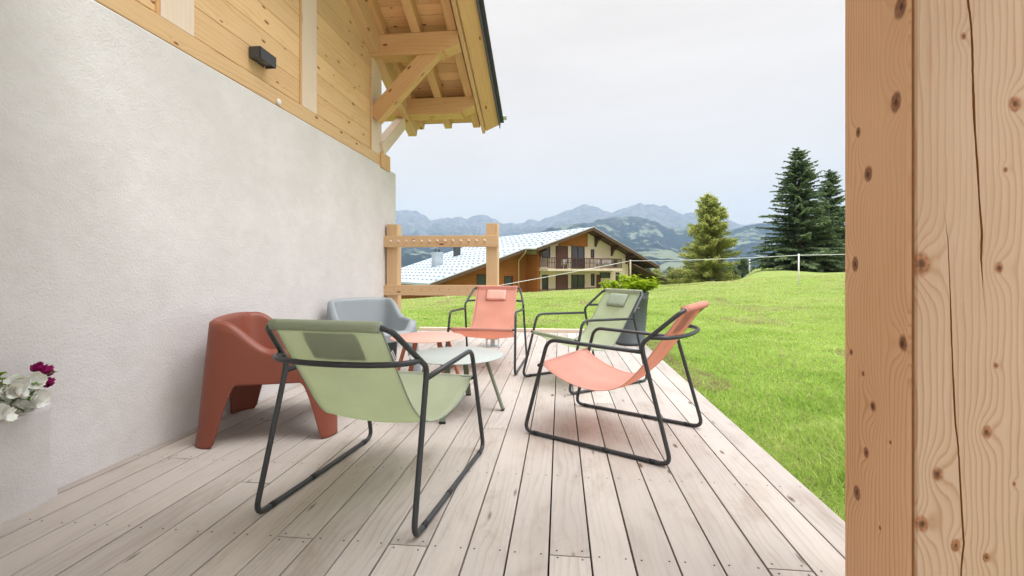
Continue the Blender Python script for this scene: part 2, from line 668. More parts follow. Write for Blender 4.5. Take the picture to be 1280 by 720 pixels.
qs = np.concatenate([np.linspace(-1.6, -.55, 24), np.linspace(-.52, .80, 110), np.linspace(.85, 3.0, 40)])
Fs = np.concatenate([np.linspace(1.0, 8, 22), np.geomspace(8.5, 60, 60), np.geomspace(64, 420, 24)])
mb = MB()
P = [[c2w(q * F, F, gz(q * F, F)) for q in qs] for F in Fs]
mb.grid(P)
# behind and beside the viewpoint
P = [[c2w(x, F, gz(x, 1.0) if F > .9 else -.13) for x in np.linspace(-1.6, 1.6, 24)] for F in (1.0, .5, -2)]
mb.grid(P)
P = [[c2w(x, F, -.16) for x in np.linspace(-60, 60, 16)] for F in (1.0, -10, -40)]
mb.grid(P)
ground = mb.build("ground", M['turf'])
tag(ground, "grass meadow rising to the right beyond the deck", None, kind="structure")


def prof(pts):
    xs = [(x - 640) / 569.0 for x, y in pts]
    ys = [(336 - y) / 569.0 for x, y in pts]
    return lambda q: float(np.interp(q, xs, ys))


RIDGES = [  # (skyline in slope units, distance, near foot, far foot, roughness)
    (prof([(-300, 268), (100, 262), (400, 266), (497, 263), (520, 262), (531, 268), (538, 274), (560, 273), (575, 272), (590, 270), (607, 267),
           (614, 271), (630, 277), (650, 278), (690, 270), (710, 262), (730, 256.5), (746, 259), (765, 265), (785, 259), (800, 253.5),
           (812, 255), (820, 253.5), (832, 254), (838, 260), (852, 266), (868, 264), (880, 262), (905, 272), (925, 282), (960, 276),
           (1000, 278), (1100, 282), (1400, 270)]), 7200, 5200, 7900),
    (prof([(-300, 300), (400, 292), (497, 290), (520, 297), (560, 306), (620, 300), (690, 286), (740, 277), (765, 271), (785, 270), (805, 270.5), (820, 277),
           (832, 283), (848, 282), (865, 284), (890, 292), (925, 284), (950, 279), (975, 278), (1010, 280), (1100, 284), (1400, 290)]), 4300, 2100, 5400),
    (prof([(-300, 322), (400, 318), (520, 316), (640, 322), (760, 318), (840, 312), (930, 318), (1050, 320), (1400, 320)]), 2500, 1100, 3200),
]


def mz(q, F):
    z = -118.0
    for i, (H, r0, a, b) in enumerate(RIDGES):
        top = 1 + (H(q) + (.0042, .0042, .003)[i] * (mnoise.ridged_multi_fractal(Vector((q * 26, i * 5.1, 0)), .8, 2.2, 5, 1.0, 2.0) - 1.3)) * r0
        s = (F - a) / (r0 - a) if F < r0 else (b - F) / (b - r0)
        s = max(0.0, min(1.0, s))
        if s <= 0: continue
        s1 = s ** 1.15
        pnt = Vector((q * F / 900.0, F / 1500.0, i * 7.3))
        rg = mnoise.ridged_multi_fractal(pnt, 0.9, 2.1, 6, 1.0, 2.0)
        fb = mnoise.fractal(pnt * 2.4, 0.8, 2.0, 5)
        k = (1 - s) * s * 4
        h = -118 + (top + 118) * s1 * (1 + k * (.36 * (rg - 1.2) + .26 * fb)) + (3 + 6 * (i == 0)) * fb * s
        z = max(z, h)
    return z


t = NT("mountain_slopes")
p = t.pos()
geo = t.new("ShaderNodeNewGeometry")
sp = t.new("ShaderNodeSeparateXYZ")
t.l.new(geo.outputs["Position"], sp.inputs[0])
sn = t.new("ShaderNodeSeparateXYZ")
t.l.new(geo.outputs["Normal"], sn.inputs[0])
n1 = t.noise(t.scale(p, (1, 1, .55)), .0032, 6, .64, .8)
n2 = t.noise(t.scale(p, (1, 1, 2.5)), .011, 5, .65)
forest = t.mapr(t.math('ADD', t.math('MULTIPLY', n1, .6), t.math('MULTIPLY', n2, .4)), .44, .475)
c = t.mix(forest, (.155, .18, .12), (.006, .014, .018))
rockf = t.mapr(t.math('ADD', sp.outputs[2], t.math('MULTIPLY', n2, 420)), 620, 900)
rock = t.mix(t.mapr(n2, .35, .65), (.075, .075, .085), (.21, .20, .20))
c = t.mix(rockf, c, rock)
c = t.mix(t.math('MULTIPLY', t.mapr(sn.outputs[2], .60, .80, .8, 0), t.mapr(n2, .4, .6)), c, (.17, .16, .155))
M['mountain'] = t.done(c, .95, spec=.05)
qs = np.concatenate([np.linspace(-2.0, -1.0, 60), np.linspace(-.99, .99, 330), np.linspace(1.0, 2.2, 80)])
Fs = np.concatenate([np.linspace(400, 1100, 8), np.linspace(1150, 4400, 105), np.linspace(4500, 7300, 62), np.linspace(7350, 7900, 6)])
mb = MB()
mb.grid([[c2w(q * F, F, mz(q, F)) for q in qs] for F in Fs])
mtn = mb.build("mountains", M['mountain'])
tag(mtn, "distant alpine mountain ridges fading to blue", None, kind="structure")

# air between: even, pale, closed box round everything
HZ = NT("air_haze")
HZ.n.remove(HZ.bsdf)
pv = HZ.new("ShaderNodeVolumePrincipled")
pv.inputs["Color"].default_value = (.53, .76, 1.0, 1)
pv.inputs["Density"].default_value = 1.05e-4
pv.inputs["Anisotropy"].default_value = 0.0
HZ.l.new(pv.outputs[0], HZ.out.inputs["Volume"])
mb = MB()
rotz = Matrix.Rotation(YAW, 3, 'Z')
mb.box(c2w(0, 3900, 473), (36000, 8100, 1234), rotz)
hz = mb.build("haze", HZ.m)
tag(hz, "pale blue mountain air haze", None, kind="stuff")

# ------------------------------------------------------------------ grass blades
def grass_blades(n):
    lo, hi = math.log(1.5), math.log(26)
    r = np.exp(RNG.uniform(lo, hi, n))
    q = np.where(RNG.random(n) < .8, RNG.uniform(-.45, .86, n), RNG.uniform(.86, 2.0, n))
    F = r
    xc = q * F
    X = CY * xc - SY * F
    Y = SY * xc + CY * F
    keep = ~((X < 1.135) & (Y < 7.30)) & ~((X < -2.2) & (Y < 7.6))
    X, Y, F, xc = X[keep], Y[keep], F[keep], xc[keep]
    Z = np.array([gz(a, b) for a, b in zip(xc, F)])
    n = len(X)
    bare = np.array([mnoise.noise((x * .55, y * .55, 5)) for x, y in zip(X, Y)])
    tall = np.clip(.6 + 1.1 * np.array([mnoise.noise((x * 1.3, y * 1.3, 17)) for x, y in zip(X, Y)]), .5, 1.5)
    h = (.045 + .065 * RNG.random(n) ** 1.6) * tall * (1 + .7 * (F < 3.2) * RNG.random(n)) * np.where(bare > .42, .75, 1)
    h *= 1 + .7 * np.exp(-np.clip(X - 1.135, 0, 9) / .12) * (Y < 7.2)
    h *= np.clip(1.15 - F * .012, .7, 1.2)
    w = (.0016 + .00085 * F) * RNG.uniform(.7, 1.4, n)
    a = RNG.uniform(0, 2 * np.pi, n)
    lean = h * RNG.uniform(.15, 1.0, n)
    la = RNG.uniform(0, 2 * np.pi, n)
    wx, wy = np.cos(a) * w, np.sin(a) * w
    lx, ly = np.cos(la) * lean, np.sin(la) * lean
    V = np.zeros((n, 5, 3), dtype=np.float32)
    base = np.stack([X, Y, Z - .01], 1)
    for k, (t_, s) in enumerate(((0, 1), (0, -1), (.55, -.75), (.55, .75), (1, 0))):
        b = t_ ** 1.9
        V[:, k, 0] = base[:, 0] + wx * s + lx * b
        V[:, k, 1] = base[:, 1] + wy * s + ly * b
        V[:, k, 2] = base[:, 2] + h * t_ * (1 - .25 * b)
    me = D.meshes.new("grass")
    me.vertices.add(n * 5)
    me.vertices.foreach_set("co", V.ravel())
    idx = np.arange(n, dtype=np.int32)[:, None] * 5
    quads = (idx + np.array([[0, 1, 2, 3]])).astype(np.int32)
    tris = (idx + np.array([[3, 2, 4]])).astype(np.int32)
    loops = np.concatenate([quads, tris], 1).ravel()
    me.loops.add(len(loops))
    me.loops.foreach_set("vertex_index", loops.astype(np.int32))
    me.polygons.add(n * 2)
    st = (np.arange(n)[:, None] * 7 + np.array([[0, 4]])).ravel().astype(np.int32)
    me.polygons.foreach_set("loop_start", st)
    me.update(calc_edges=True)
    at = me.attributes.new("tint", 'FLOAT', 'POINT')
    tint = np.repeat(np.clip(RNG.normal(.45, .22, n) - .12 * (tall - .7), 0, 1), 5)
    at.data.foreach_set("value", tint.astype(np.float32))
    at2 = me.attributes.new("dry", 'FLOAT', 'POINT')
    dry = np.repeat(((RNG.random(n) < .09) | ((bare > .36) & (RNG.random(n) < .65))).astype(np.float32), 5)
    at2.data.foreach_set("value", dry)
    o = D.objects.new("grass", me)
    COL.objects.link(o)
    return o


t = NT("grass_blades")
p = t.pos()
f, far = patch_nodes(t, p)
at = t.new("ShaderNodeAttribute", attribute_name="tint")
ad = t.new("ShaderNodeAttribute", attribute_name="dry")
ff = t.math('ADD', t.math('MULTIPLY', t.mapr(f, .35, .65), .5), t.math('MULTIPLY', at.outputs["Fac"], .6))
c = t.ramp(ff, [(.1, (.19, .33, .05)), (.5, (.41, .57, .125)), (.95, (.60, .66, .25))])
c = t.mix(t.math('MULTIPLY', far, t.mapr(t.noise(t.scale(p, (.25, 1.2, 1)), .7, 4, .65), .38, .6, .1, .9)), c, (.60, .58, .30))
c = t.mix(ad.outputs["Fac"], c, (.40, .34, .19))
t.n.remove(t.bsdf)
df = t.new("ShaderNodeBsdfDiffuse")
tr = t.new("ShaderNodeBsdfTranslucent")
t.l.new(c, df.inputs[0]); t.l.new(c, tr.inputs[0])
m1 = t.new("ShaderNodeMixShader"); m1.inputs[0].default_value = .5
t.l.new(df.outputs[0], m1.inputs[1]); t.l.new(tr.outputs[0], m1.inputs[2]); t.l.new(m1.outputs[0], t.out.inputs[0])
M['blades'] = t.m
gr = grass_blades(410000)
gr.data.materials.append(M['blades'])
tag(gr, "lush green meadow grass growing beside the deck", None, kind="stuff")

# ------------------------------------------------------------------ deck
WALLX = -2.27
PITCH = .1452
DECK_R, DECK_END = 1.12, 7.16
mb = MB()
gap = .0065
x = DECK_R
bi = 0
JOIST = [1.60 + .61 * k for k in range(-6, 10)]
joints = {2: [1.60, 4.04], 5: [3.43], 7: [1.595], 8: [4.65], 10: [2.82, 5.26], 11: [1.60], 13: [3.43], 14: [1.60, 4.65], 17: [1.99], 19: [4.04], 21: [2.21]}
while x > WALLX - .05:
    x0, x1 = max(x - PITCH + gap, WALLX - .02), x
    cuts = [-3.6] + [j for j in joints.get(bi, [])] + [DECK_END]
    lift = random.uniform(-.0012, .0012)
    for a, b in zip(cuts[:-1], cuts[1:]):
        mb.box(((x0 + x1) / 2, (a + b) / 2, -.014 + lift), (x1 - x0, b - a - .005, .028), None, 1)
        for j in JOIST:
            if not (a - .02 < j < b + .02): continue
            dy = .022 if abs(j - a) < .03 else (-.022 if abs(j - b) < .03 else 0)
            for sx in (x0 + .024, x1 - .024):
                cx, cy = sx + random.uniform(-.003, .003), j + dy + random.uniform(-.004, .004)
                m_ = 7
                rr = .0038
                ring = [(cx + rr * math.cos(2 * math.pi * k / m_), cy + rr * math.sin(2 * math.pi * k / m_), lift + .0006) for k in range(m_)]
                mb.add(ring, [list(range(m_))], None, 1)
    x -= PITCH
    bi += 1
# joists and skirting beneath
for j in JOIST:
    mb.box(((WALLX + DECK_R) / 2, j, -.085), (DECK_R - WALLX - .03, .045, .10), None, 0, 0)
mb.box(((WALLX + DECK_R) / 2, 1.78, -.0325), (DECK_R - WALLX - .02, 10.7, .004), None, 1, 1)   # dark sheet added under the boards, darkens the gaps like shade
deck = mb.build("deck", [M['deck'], M['dark']], bevel=.0018)
tag(deck, "weathered pale timber deck of long narrow boards", None, kind="structure")
mb = MB()
mb.box(((WALLX + DECK_R) / 2, DECK_END + .045, -.012), (DECK_R - WALLX + .01, .075, .13), None, 0)
edge = mb.build("edge_beam", M['spruce_pale'], bevel=.006)
edge.parent = deck

# pale slab paving added out of view to bounce neutral light
t = NT("bounce_paving")
br = t.new("ShaderNodeTexBrick")
t.l.new(t.obj(), br.inputs["Vector"])
br.inputs["Scale"].default_value = 1.0
br.inputs["Brick Width"].default_value = .8
br.inputs["Row Height"].default_value = .6
br.inputs["Mortar Size"].default_value = .008
br.inputs["Color1"].default_value = (.50, .48, .46, 1)
br.inputs["Color2"].default_value = (.56, .54, .52, 1)
br.inputs["Mortar"].default_value = (.2, .19, .18, 1)
mb = MB()
mb.box((7.2, -6.6, -.10), (12.0, 13.6, .06))
mb.box((-1.5, -8.6, -.10), (5.38, 9.8, .06))
bounce_slab = mb.build("reflector", t.done(br.outputs[0], .85))
tag(bounce_slab, "pale stone paving added out of view to bounce neutral light", None, kind="structure")

# ------------------------------------------------------------------ the timber house
house = thing("timber_house", "new timber house with pale rendered lower wall and open roof eaves above the deck", "house", (WALLX, 3, 0))


def hb(mbx, name, mat, bevel=.004):
    o = mbx.build(name, mat, bevel=bevel)
    o.parent = house
    o.matrix_parent_inverse = Matrix.Translation((-WALLX, -3, 0))
    return o


mb = MB()
mb.box((WALLX - .15, 1.565, 1.02), (.30, 9.13, 2.60))
hb(mb, "plaster_wall", M['plaster'], .012)

SX = WALLX - .004           # face of the sill log
mb = MB()
mb.box((SX - .12, 1.3, 2.385), (.24, 9.0, .125), None, 1)
hb(mb, "sill_log", M['spruce'], .006)
BX = WALLX - .022           # face of the infill boards
slots = [(2.82 - .58 * 3, 3.04 - .58 * 3), (2.82 - 1.16, 3.04 - 1.16), (2.20, 2.34), (2.82, 3.04), (3.40, 3.645), (4.23, 4.475), (4.80, 5.04)]
mb = MB()
zb = 2.4495
ys = -2.6
edges = [ys] + [e for s in slots for e in s] + [5.62]
mb.box((BX - .05, 1.5, 2.4545), (.10, 8.2, .010), None, 1)
mb.v, mb.f, mb.uv, mb.mi, mb.sm = [], [], [], [], []
for a, b in zip(edges[0::2], edges[1::2]):
    if b - a > .02:
        mb.box((BX - .05, (a + b) / 2, 2.4555), (.10, b - a, .012), None, 1)
z = 2.4617
for k in range(11):
    hgt = .195
    top = z + hgt
    mb.box((BX - .05, 1.51, (z + top) / 2), (.10, 8.22, hgt - .002), None, 1)
    z = top
hb(mb, "timber_boards", M['spruce'], .005)
mb = MB()
mb.box((BX - .115, 1.5, 3.5), (.02, 8.2, 2.2))
hb(mb, "wall_backing", M['dark'], 0)
for a, b in ((.95, 1.18), (2.385, 2.625), (3.825, 4.065), (5.33, 5.63)):
    mb = MB()
    mb.box((SX - .065, (a + b) / 2, 2.447 + 1.1), (.13, b - a, 2.2), None, 2)
    hb(mb, "wall_post", M['spruce_pale'], .005)
    mb = MB()
    mb.box((SX - .030, a - .012, 2.447 + 1.1), (.052, .022, 2.2), None, 2)  # darker wood strip standing in for the post's shaded side
    hb(mb, "post_shade_strip", M['beam'], .003)
mb = MB()
mb.box((SX - .06, 5.72, 2.39), (.17, .30, .20), None, 1)
hb(mb, "log_end", M['beam'], .008)
# gable beyond the corner: return wall
mb = MB()
mb.box((WALLX - 1.9, 5.50, 3.2), (3.3, .12, 1.6), None, 0)
hb(mb, "return_wall", M['spruce'], .004)

TAN = .415


def roofz(y):
    """underside of the rafters' bearing line (top of purlins)"""
    return 3.83 - TAN * (y - 5.32)


# purlins with notched ends
def purlin(y0, ztop, h, xe, th=.20):
    zb_ = ztop - h
    pf = [(WALLX - .5, zb_), (xe - .20, zb_), (xe - .20, zb_ + .035), (xe - .165, zb_ + .028), (xe - .02, zb_ + .085), (xe, zb_ + .10), (xe, ztop), (WALLX - .5, ztop)]
    m_ = MB()
    m_.prism(pf, y0, y0 + th, 1)
    return hb(m_, "purlin", M['beam'], .006)


purlin(5.30, 3.83, .255, -1.20)
purlin(6.30, 3.425, .23, -1.20, .26)
purlin(3.3, 4.66, .25, -1.20)
ang = math.atan(TAN)
sl = Vector((0, math.cos(ang), -math.sin(ang)))
up = Vector((0, math.sin(ang), math.cos(ang)))
Y0, Y1 = 1.2, 6.93
for xr in (-2.16, -1.72, -1.275):
    mb = MB()
    a = Vector((xr, Y0, roofz(Y0))) + up * .075
    b = Vector((xr, Y1 - .02, roofz(Y1 - .02))) + up * .075
    mb.beam(a, b, .11, .15, up)
    hb(mb, "rafter", M['beam'], .005)
mb = MB()   # deep verge timber in the wall line
a = Vector((-2.235, 1.2, roofz(1.2) - .06)); b = Vector((-2.235, 6.80, roofz(6.80) - .06))
mb.beam(a, b, .13, .30, up)
hb(mb, "verge_timber", M['spruce'], .005)
mb = MB()   # roof boarding seen from below, lengthwise boards
bw = .145
d0 = Vector((0, Y0, roofz(Y0))) + up * .155
L = (Y1 - Y0) / math.cos(ang)
k = 0
while k * bw < L:
    c0 = d0 + sl * (k * bw + bw / 2) + up * .011
    mb.box((-1.76, c0.y, c0.z), (1.24, bw - .004, .022), Matrix((Vector((1, 0, 0)), sl, up)).transposed(), 0)
    k += 1
hb(mb, "roof_boarding", M['beam'], .002)
mb = MB()   # roof covering
a = Vector((-1.72, Y0, roofz(Y0))) + up * .24; b = Vector((-1.72, Y1 + .06, roofz(Y1 + .06))) + up * .24
mb.beam(a, b, 1.46, .13, up)
hb(mb, "roof_covering", M['charcoal'], .004)
# barge: inner lath and the wide slanting board
mb = MB()
a = Vector((-1.165, Y0, roofz(Y0))) + up * .045; b = Vector((-1.165, Y1 + .02, roofz(Y1 + .02))) + up * .045
mb.beam(a, b, .045, .25, up)
hb(mb, "barge_rafter", M['spruce'], .004)
mb = MB()
tilt = Matrix.Rotation(R(0), 3, sl)
side = (Vector((1, 0, 0)) * math.cos(R(30)) + up * math.sin(R(30))).normalized()
nrm = sl.cross(side).normalized()
a = Vector((-1.03, Y0, roofz(Y0))) + up * .02; b = Vector((-1.03, Y1 + .0, roofz(Y1))) + up * .02
x_ = (b - a).normalized()
Mr = Matrix((x_, side, x_.cross(side))).transposed()
mb.box((a + b) / 2, ((b - a).length, .235, .032), Mr, 0)
hb(mb, "barge_board", M['beam'], .004)
mb = MB()
for dx, dz, w_, h_ in ((-.925, .105, .012, .14), (-.895, .15, .055, .02)):
    a = Vector((dx, Y0, roofz(Y0))) + up * dz; b = Vector((dx, Y1 + .05, roofz(Y1 + .05))) + up * dz
    mb.beam(a, b, w_, h_, up)
hb(mb, "verge_flashing", M['charcoal'], .002)
# gutter across the eave, its open end shows
mb = MB()
ge = Vector((-.83, Y1 + .12, roofz(Y1 + .13) + .27))
half = [(.055 * math.cos(a_), .055 * math.sin(a_)) for a_ in np.linspace(math.pi, 2 * math.pi, 12)]
rows = [[(ge.x - s_, ge.y + h_[0], ge.z + h_[1]) for h_ in half] for s_ in (0, 1.6)]
mb.grid(rows)
mb.add([(ge.x, ge.y + h_[0], ge.z + h_[1]) for h_ in half], [list(range(12))])
g_ = hb(mb, "gutter", M['zinc'], 0)
so = g_.modifiers.new("solid", 'SOLIDIFY'); so.thickness = .004

mb = MB()   # brace from post to purlin
mb.beam((-2.27, 5.40, 2.86), (-1.50, 5.40, 3.66), .13, .19, (-1, 0, 1))
hb(mb, "brace", M['beam'], .005)
mb = MB()
mb.beam((-2.30, 5.60, 2.52), (-2.30, 6.42, 3.12), .12, .16, (0, -1, 1))
hb(mb, "brace", M['spruce_pale'], .005)

# shelter over the viewpoint: ceiling of the covered terrace (out of frame, it shades the near deck)
mb = MB()
mb.box((-.5, .05, 2.78), (3.9, 3.05, .10), None, 0)
hb(mb, "terrace_ceiling", M['white'], .004)
# small white cap on the sill
mb = MB()
capz = 2.352
mb.lathe([(.0, .0), (.022, 0), (.026, .004), (.026, .012), (.020, .018), (0, .02)], 20)
cp = mb.build("vent_cap", M['white'])
cp.rotation_euler = (0, R(90), 0)
cp.parent = house
cp.location = (SX - WALLX, 3.47 - 3, capz)

# wall light
wl_ = thing("wall_light", "small black box wall light fixed to the timber boards", "wall light", (BX, 3.235, 2.60))
mb = MB()
for (c_, s_) in (((.052, 0, .0), (.088, .192, .006)), ((.093, 0, 0), (.006, .192, .084)), ((.052, -.093, 0), (.088, .006, .084)), ((.052, .093, 0), (.088, .006, .084))):
    mb.box((c_[0], c_[1], c_[2] + (.039 if s_[2] < .01 else 0)), s_)
o = mb.build("housing", M['charcoal'], wl_, .001)
mb = MB(); mb.box((.004, 0, 0), (.008, .16, .07)); mb.build("back_plate", M['charcoal'], wl_, .001)
mb = MB(); mb.box((.048, 0, -.012), (.076, .176, .03)); mb.lathe([(0, -.03), (.022, -.03), (.026, -.026), (.026, -.02)], 16, (.048, 0, 0)); mb.build("lens", M['lens'], wl_, .001)

# ------------------------------------------------------------------ near timber post, two members with a shadow gap
def KP(lst, uo, vo): return [(u + uo, v + vo, r) for u, v, r in lst]


PX0, PY0, PY1 = .850, 1.196, 1.467
post = thing("timber_post", "thick knotty timber post with long cracks standing close at the deck edge", "post", (PX0 + .15, 1.33, 0))
# knots measured on the two visible faces: (height, distance across, radius)
kl = []
def onX(px, py):
    dx, dz = (px - 640) / 569, (336 - py) / 569
    rx, ry = dx * CY - SY, dx * SY + CY
    s_ = PX0 / rx
    return 1 + dz * s_, ry * s_          # z, y
def onYf(px, py):
    dx, dz = (px - 640) / 569, (336 - py) / 569
    rx, ry = dx * CY - SY, dx * SY + CY
    s_ = PY0 / ry
    return 1 + dz * s_, rx * s_          # z, x
for px, py, r in ((1120, 128, .016), (1073, 165, .011), (1085, 218, .0145), (1069, 330, .014), (1127, 8, .018), (1128, 430, .017), (1064, 440, .007), (1079, 467, .006), (1091, 508, .014),
                  (1083, 566, .010), (1071, 616, .012), (1113, 553, .004), (1100, 660, .004)):
    z_, y_ = onX(px, py)
    kl.append((z_, y_, r))
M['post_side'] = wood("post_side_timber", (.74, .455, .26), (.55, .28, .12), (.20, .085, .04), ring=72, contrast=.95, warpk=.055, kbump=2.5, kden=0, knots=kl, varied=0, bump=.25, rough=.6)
kf = []
for px, py, r in ((1205, 45, .008), (1269, 130, .013), (1249, 335, .012), (1257, 212, .005), (1233, 540, .012), (1172, 593, .016), (1153, 655, .015), (1195, 682, .009), (1233, 697, .007), (1152, 330, .021), (1245, 457, .005), (1268, 605, .004)):
    z_, x_ = onYf(px, py)
    kf.append((z_, x_ + 10, r))
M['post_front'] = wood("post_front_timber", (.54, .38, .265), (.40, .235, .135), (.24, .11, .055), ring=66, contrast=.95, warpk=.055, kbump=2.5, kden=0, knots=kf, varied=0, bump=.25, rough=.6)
t = NT("crack_inside"); M['crack'] = t.done(t.mix(t.noise(t.pos(), 40, 3), (.24, .10, .03), (.40, .19, .07)), .8)
ZB, ZT = -.02, 2.73
ORG = Vector((PX0 + .15, 1.33, 0))
def rel(p): return tuple(Vector(p) - ORG)


# side baulk (slim, stands slightly back from the front one)
mb = MB()
zs = np.linspace(ZB, ZT, 40)
gx = PX0 + .0
prof_s = [(PX0 + .11, PY0 + .012), (PX0 + .006, PY0 + .012), (PX0, PY0 + .018), (PX0, PY1 - .006), (PX0 + .006, PY1), (PX0 + .11, PY1)]
rows, uvr = [], []
for z_ in zs:
    rows.append([rel((a, b, z_)) for a, b in prof_s])
    uvr.append([(z_, b if i in (2, 3) else b + (.006 if i < 2 else 0)) for i, (a, b) in enumerate(prof_s)])
mb.grid(rows, 0, uvr, False)
mb.build("side_baulk", M['post_side'], post, flat=True)

# front baulk with two real cracks cut in the face
def crackline(pts):
    zz, xx = [], []
    for px, py in pts:
        z_, x_ = onYf(px, py)
        zz.append(z_); xx.append(x_)
    o_ = np.argsort(zz)
    return np.array(zz)[o_], np.array(xx)[o_]


cA = crackline([(1209, -60), (1210, 0), (1214, 30), (1215.5, 60), (1216, 90), (1218, 150), (1222, 210), (1225, 260), (1227.5, 290), (1226.5, 325), (1229, 360), (1231, 385), (1234, 410)])
cB = crackline([(1177, 235), (1180, 262), (1185, 300), (1186.5, 335), (1188, 370), (1190, 435), (1191.5, 470), (1194, 525), (1198, 560), (1200, 595), (1203, 650), (1205, 680), (1202, 705), (1200, 760)])


def cw(z_, c_, w):
    lo, hi = c_[0][0], c_[0][-1]
    e = 1.0
    if c_ is cA: e = smooth(z_, lo, lo + .25)
    else: e = 1 - smooth(z_, hi - .3, hi)
    if z_ < lo or z_ > hi: return 0.0 if (c_ is cA and z_ < lo) or (c_ is cB and z_ > hi) else w
    return w * e * (.75 + .5 * mnoise.noise((z_ * 9, w * 900, 2)))


xa, xb = PX0 + .005, PX0 + .33
zs = np.linspace(ZB, ZT, 220)
rows, uvr, mb = [], [], MB()
faces_m = []
for z_ in zs:
    a0 = float(np.interp(z_, *cA)) + .0008 * mnoise.noise((z_ * 60, 1, 1)); b0 = float(np.interp(z_, *cB)) + .0008 * mnoise.noise((z_ * 60, 4, 1))
    if z_ < cA[0][0]: a0 = cA[1][0]
    wa, wb = cw(z_, cA, .0033), cw(z_, cB, .0026)
    if b0 > a0 - .006: b0 = a0 - .006
    pts = [(xa, PY0 + .05), (xa, PY0 + .004), (xa + .004, PY0), (b0 - wb, PY0), (b0, PY0 + .011 * min(1, wb / .0015)), (b0 + wb, PY0), (a0 - wa, PY0), (a0, PY0 + .011 * min(1, wa / .0015)), (a0 + wa, PY0), (xb - .004, PY0), (xb, PY0 + .004), (xb, PY1)]
    rows.append([rel((a, b, z_)) for a, b in pts])
    uvr.append([(z_, 10 + a) for a, b in pts])
m_, n_ = len(rows), len(rows[0])
vv = [p for r_ in rows for p in r_]
for j in range(n_ - 1):
    fc, uu = [], []
    for i in range(m_ - 1):
        fc.append([i * n_ + j, i * n_ + j + 1, (i + 1) * n_ + j + 1, (i + 1) * n_ + j])
        uu.append([uvr[i][j], uvr[i][j + 1], uvr[i + 1][j + 1], uvr[i + 1][j]])
    mi = 1 if j in (3, 4, 6, 7, 0) else 0
    b_ = len(mb.v)
    if j == 0:
        mb.v += vv
    for k, f_ in enumerate(fc):
        mb.f.append(f_); mb.uv.append(uu[k]); mb.mi.append(mi); mb.sm.append(False)
mb.build("front_baulk", [M['post_front'], M['crack']], post)
mb = MB()
mb.box(rel((PX0 + .17, (PY0 + PY1) / 2 + .03, 1.36)), (.30, .20, 2.70), None, 2)
mb.build("core_timber", M['beam'], post)

# ------------------------------------------------------------------ timber fence at the wall end
fence = thing("timber_fence", "open timber fence of two posts and two rails beside the rendered wall end", "fence", (-1.55, 5.80, 0))
def fl(p): return tuple(Vector(p) - Vector((-1.55, 5.80, 0)))


for xp in (-2.175, -.862):
    mb = MB()
    mb.box(fl((xp, 5.80, .84)), (.148, .148, 1.48), None, 2)
    mb.build("post", M['rail'], fence, .005)
    mb = MB()
    for s_ in (-1, 1):
        mb.box(fl((xp + s_ * .078, 5.80, .07)), (.006, .11, .13))
    mb.box(fl((xp, 5.80, .006)), (.20, .16, .012))
    mb.box(fl((xp, 5.80, .055)), (.05, .05, .09))
    mb.build("post_shoe", M['zinc'], fence, .001)
mb = MB()
mb.box(fl((-1.535, 5.705, 1.352)), (1.52, .042, .148), None, 0)
mb.build("rail", M['rail'], fence, .004)
for k in range(13):     # row of pegs along the rail
    mb = MB()
    xk = -2.16 + k * .102
    mb.tube([fl((xk, 5.69, 1.345)), fl((xk - .012, 5.655, 1.362))], .013, 8)
    mb.build("peg", M['spruce_pale'], fence)
mb = MB()
mb.box(fl((-1.535, 5.705, .725)), (1.52, .042, .135), None, 0)
mb.build("rail", M['rail'], fence, .004)
for k in range(11):
    mb = MB()
    mb.box(fl((-2.13 + k * .12, 5.683, .735)), (.009, .004, .009))
    mb.build("bolt", M['dark'], fence)

# ------------------------------------------------------------------ sling chairs
TUBE_R = .0115
HW, HA = .342, .325           # half widths at the floor and at the armrests


def side_pts(s):
    yb, ya, yt = s * HW, s * HA, s * .262
    fx = lambda x_, y_, z_: Vector((x_, y_, z_))
    # upright + runner + front leg + armrest, one bent tube
    return [fx(-.478, yt, .786), fx(-.285, ya, .608), fx(-.290, ya, .56), fx(-.44, yb, TUBE_R), fx(.44, yb, TUBE_R), fx(.285, ya, .578), fx(-.284, ya, .562)]


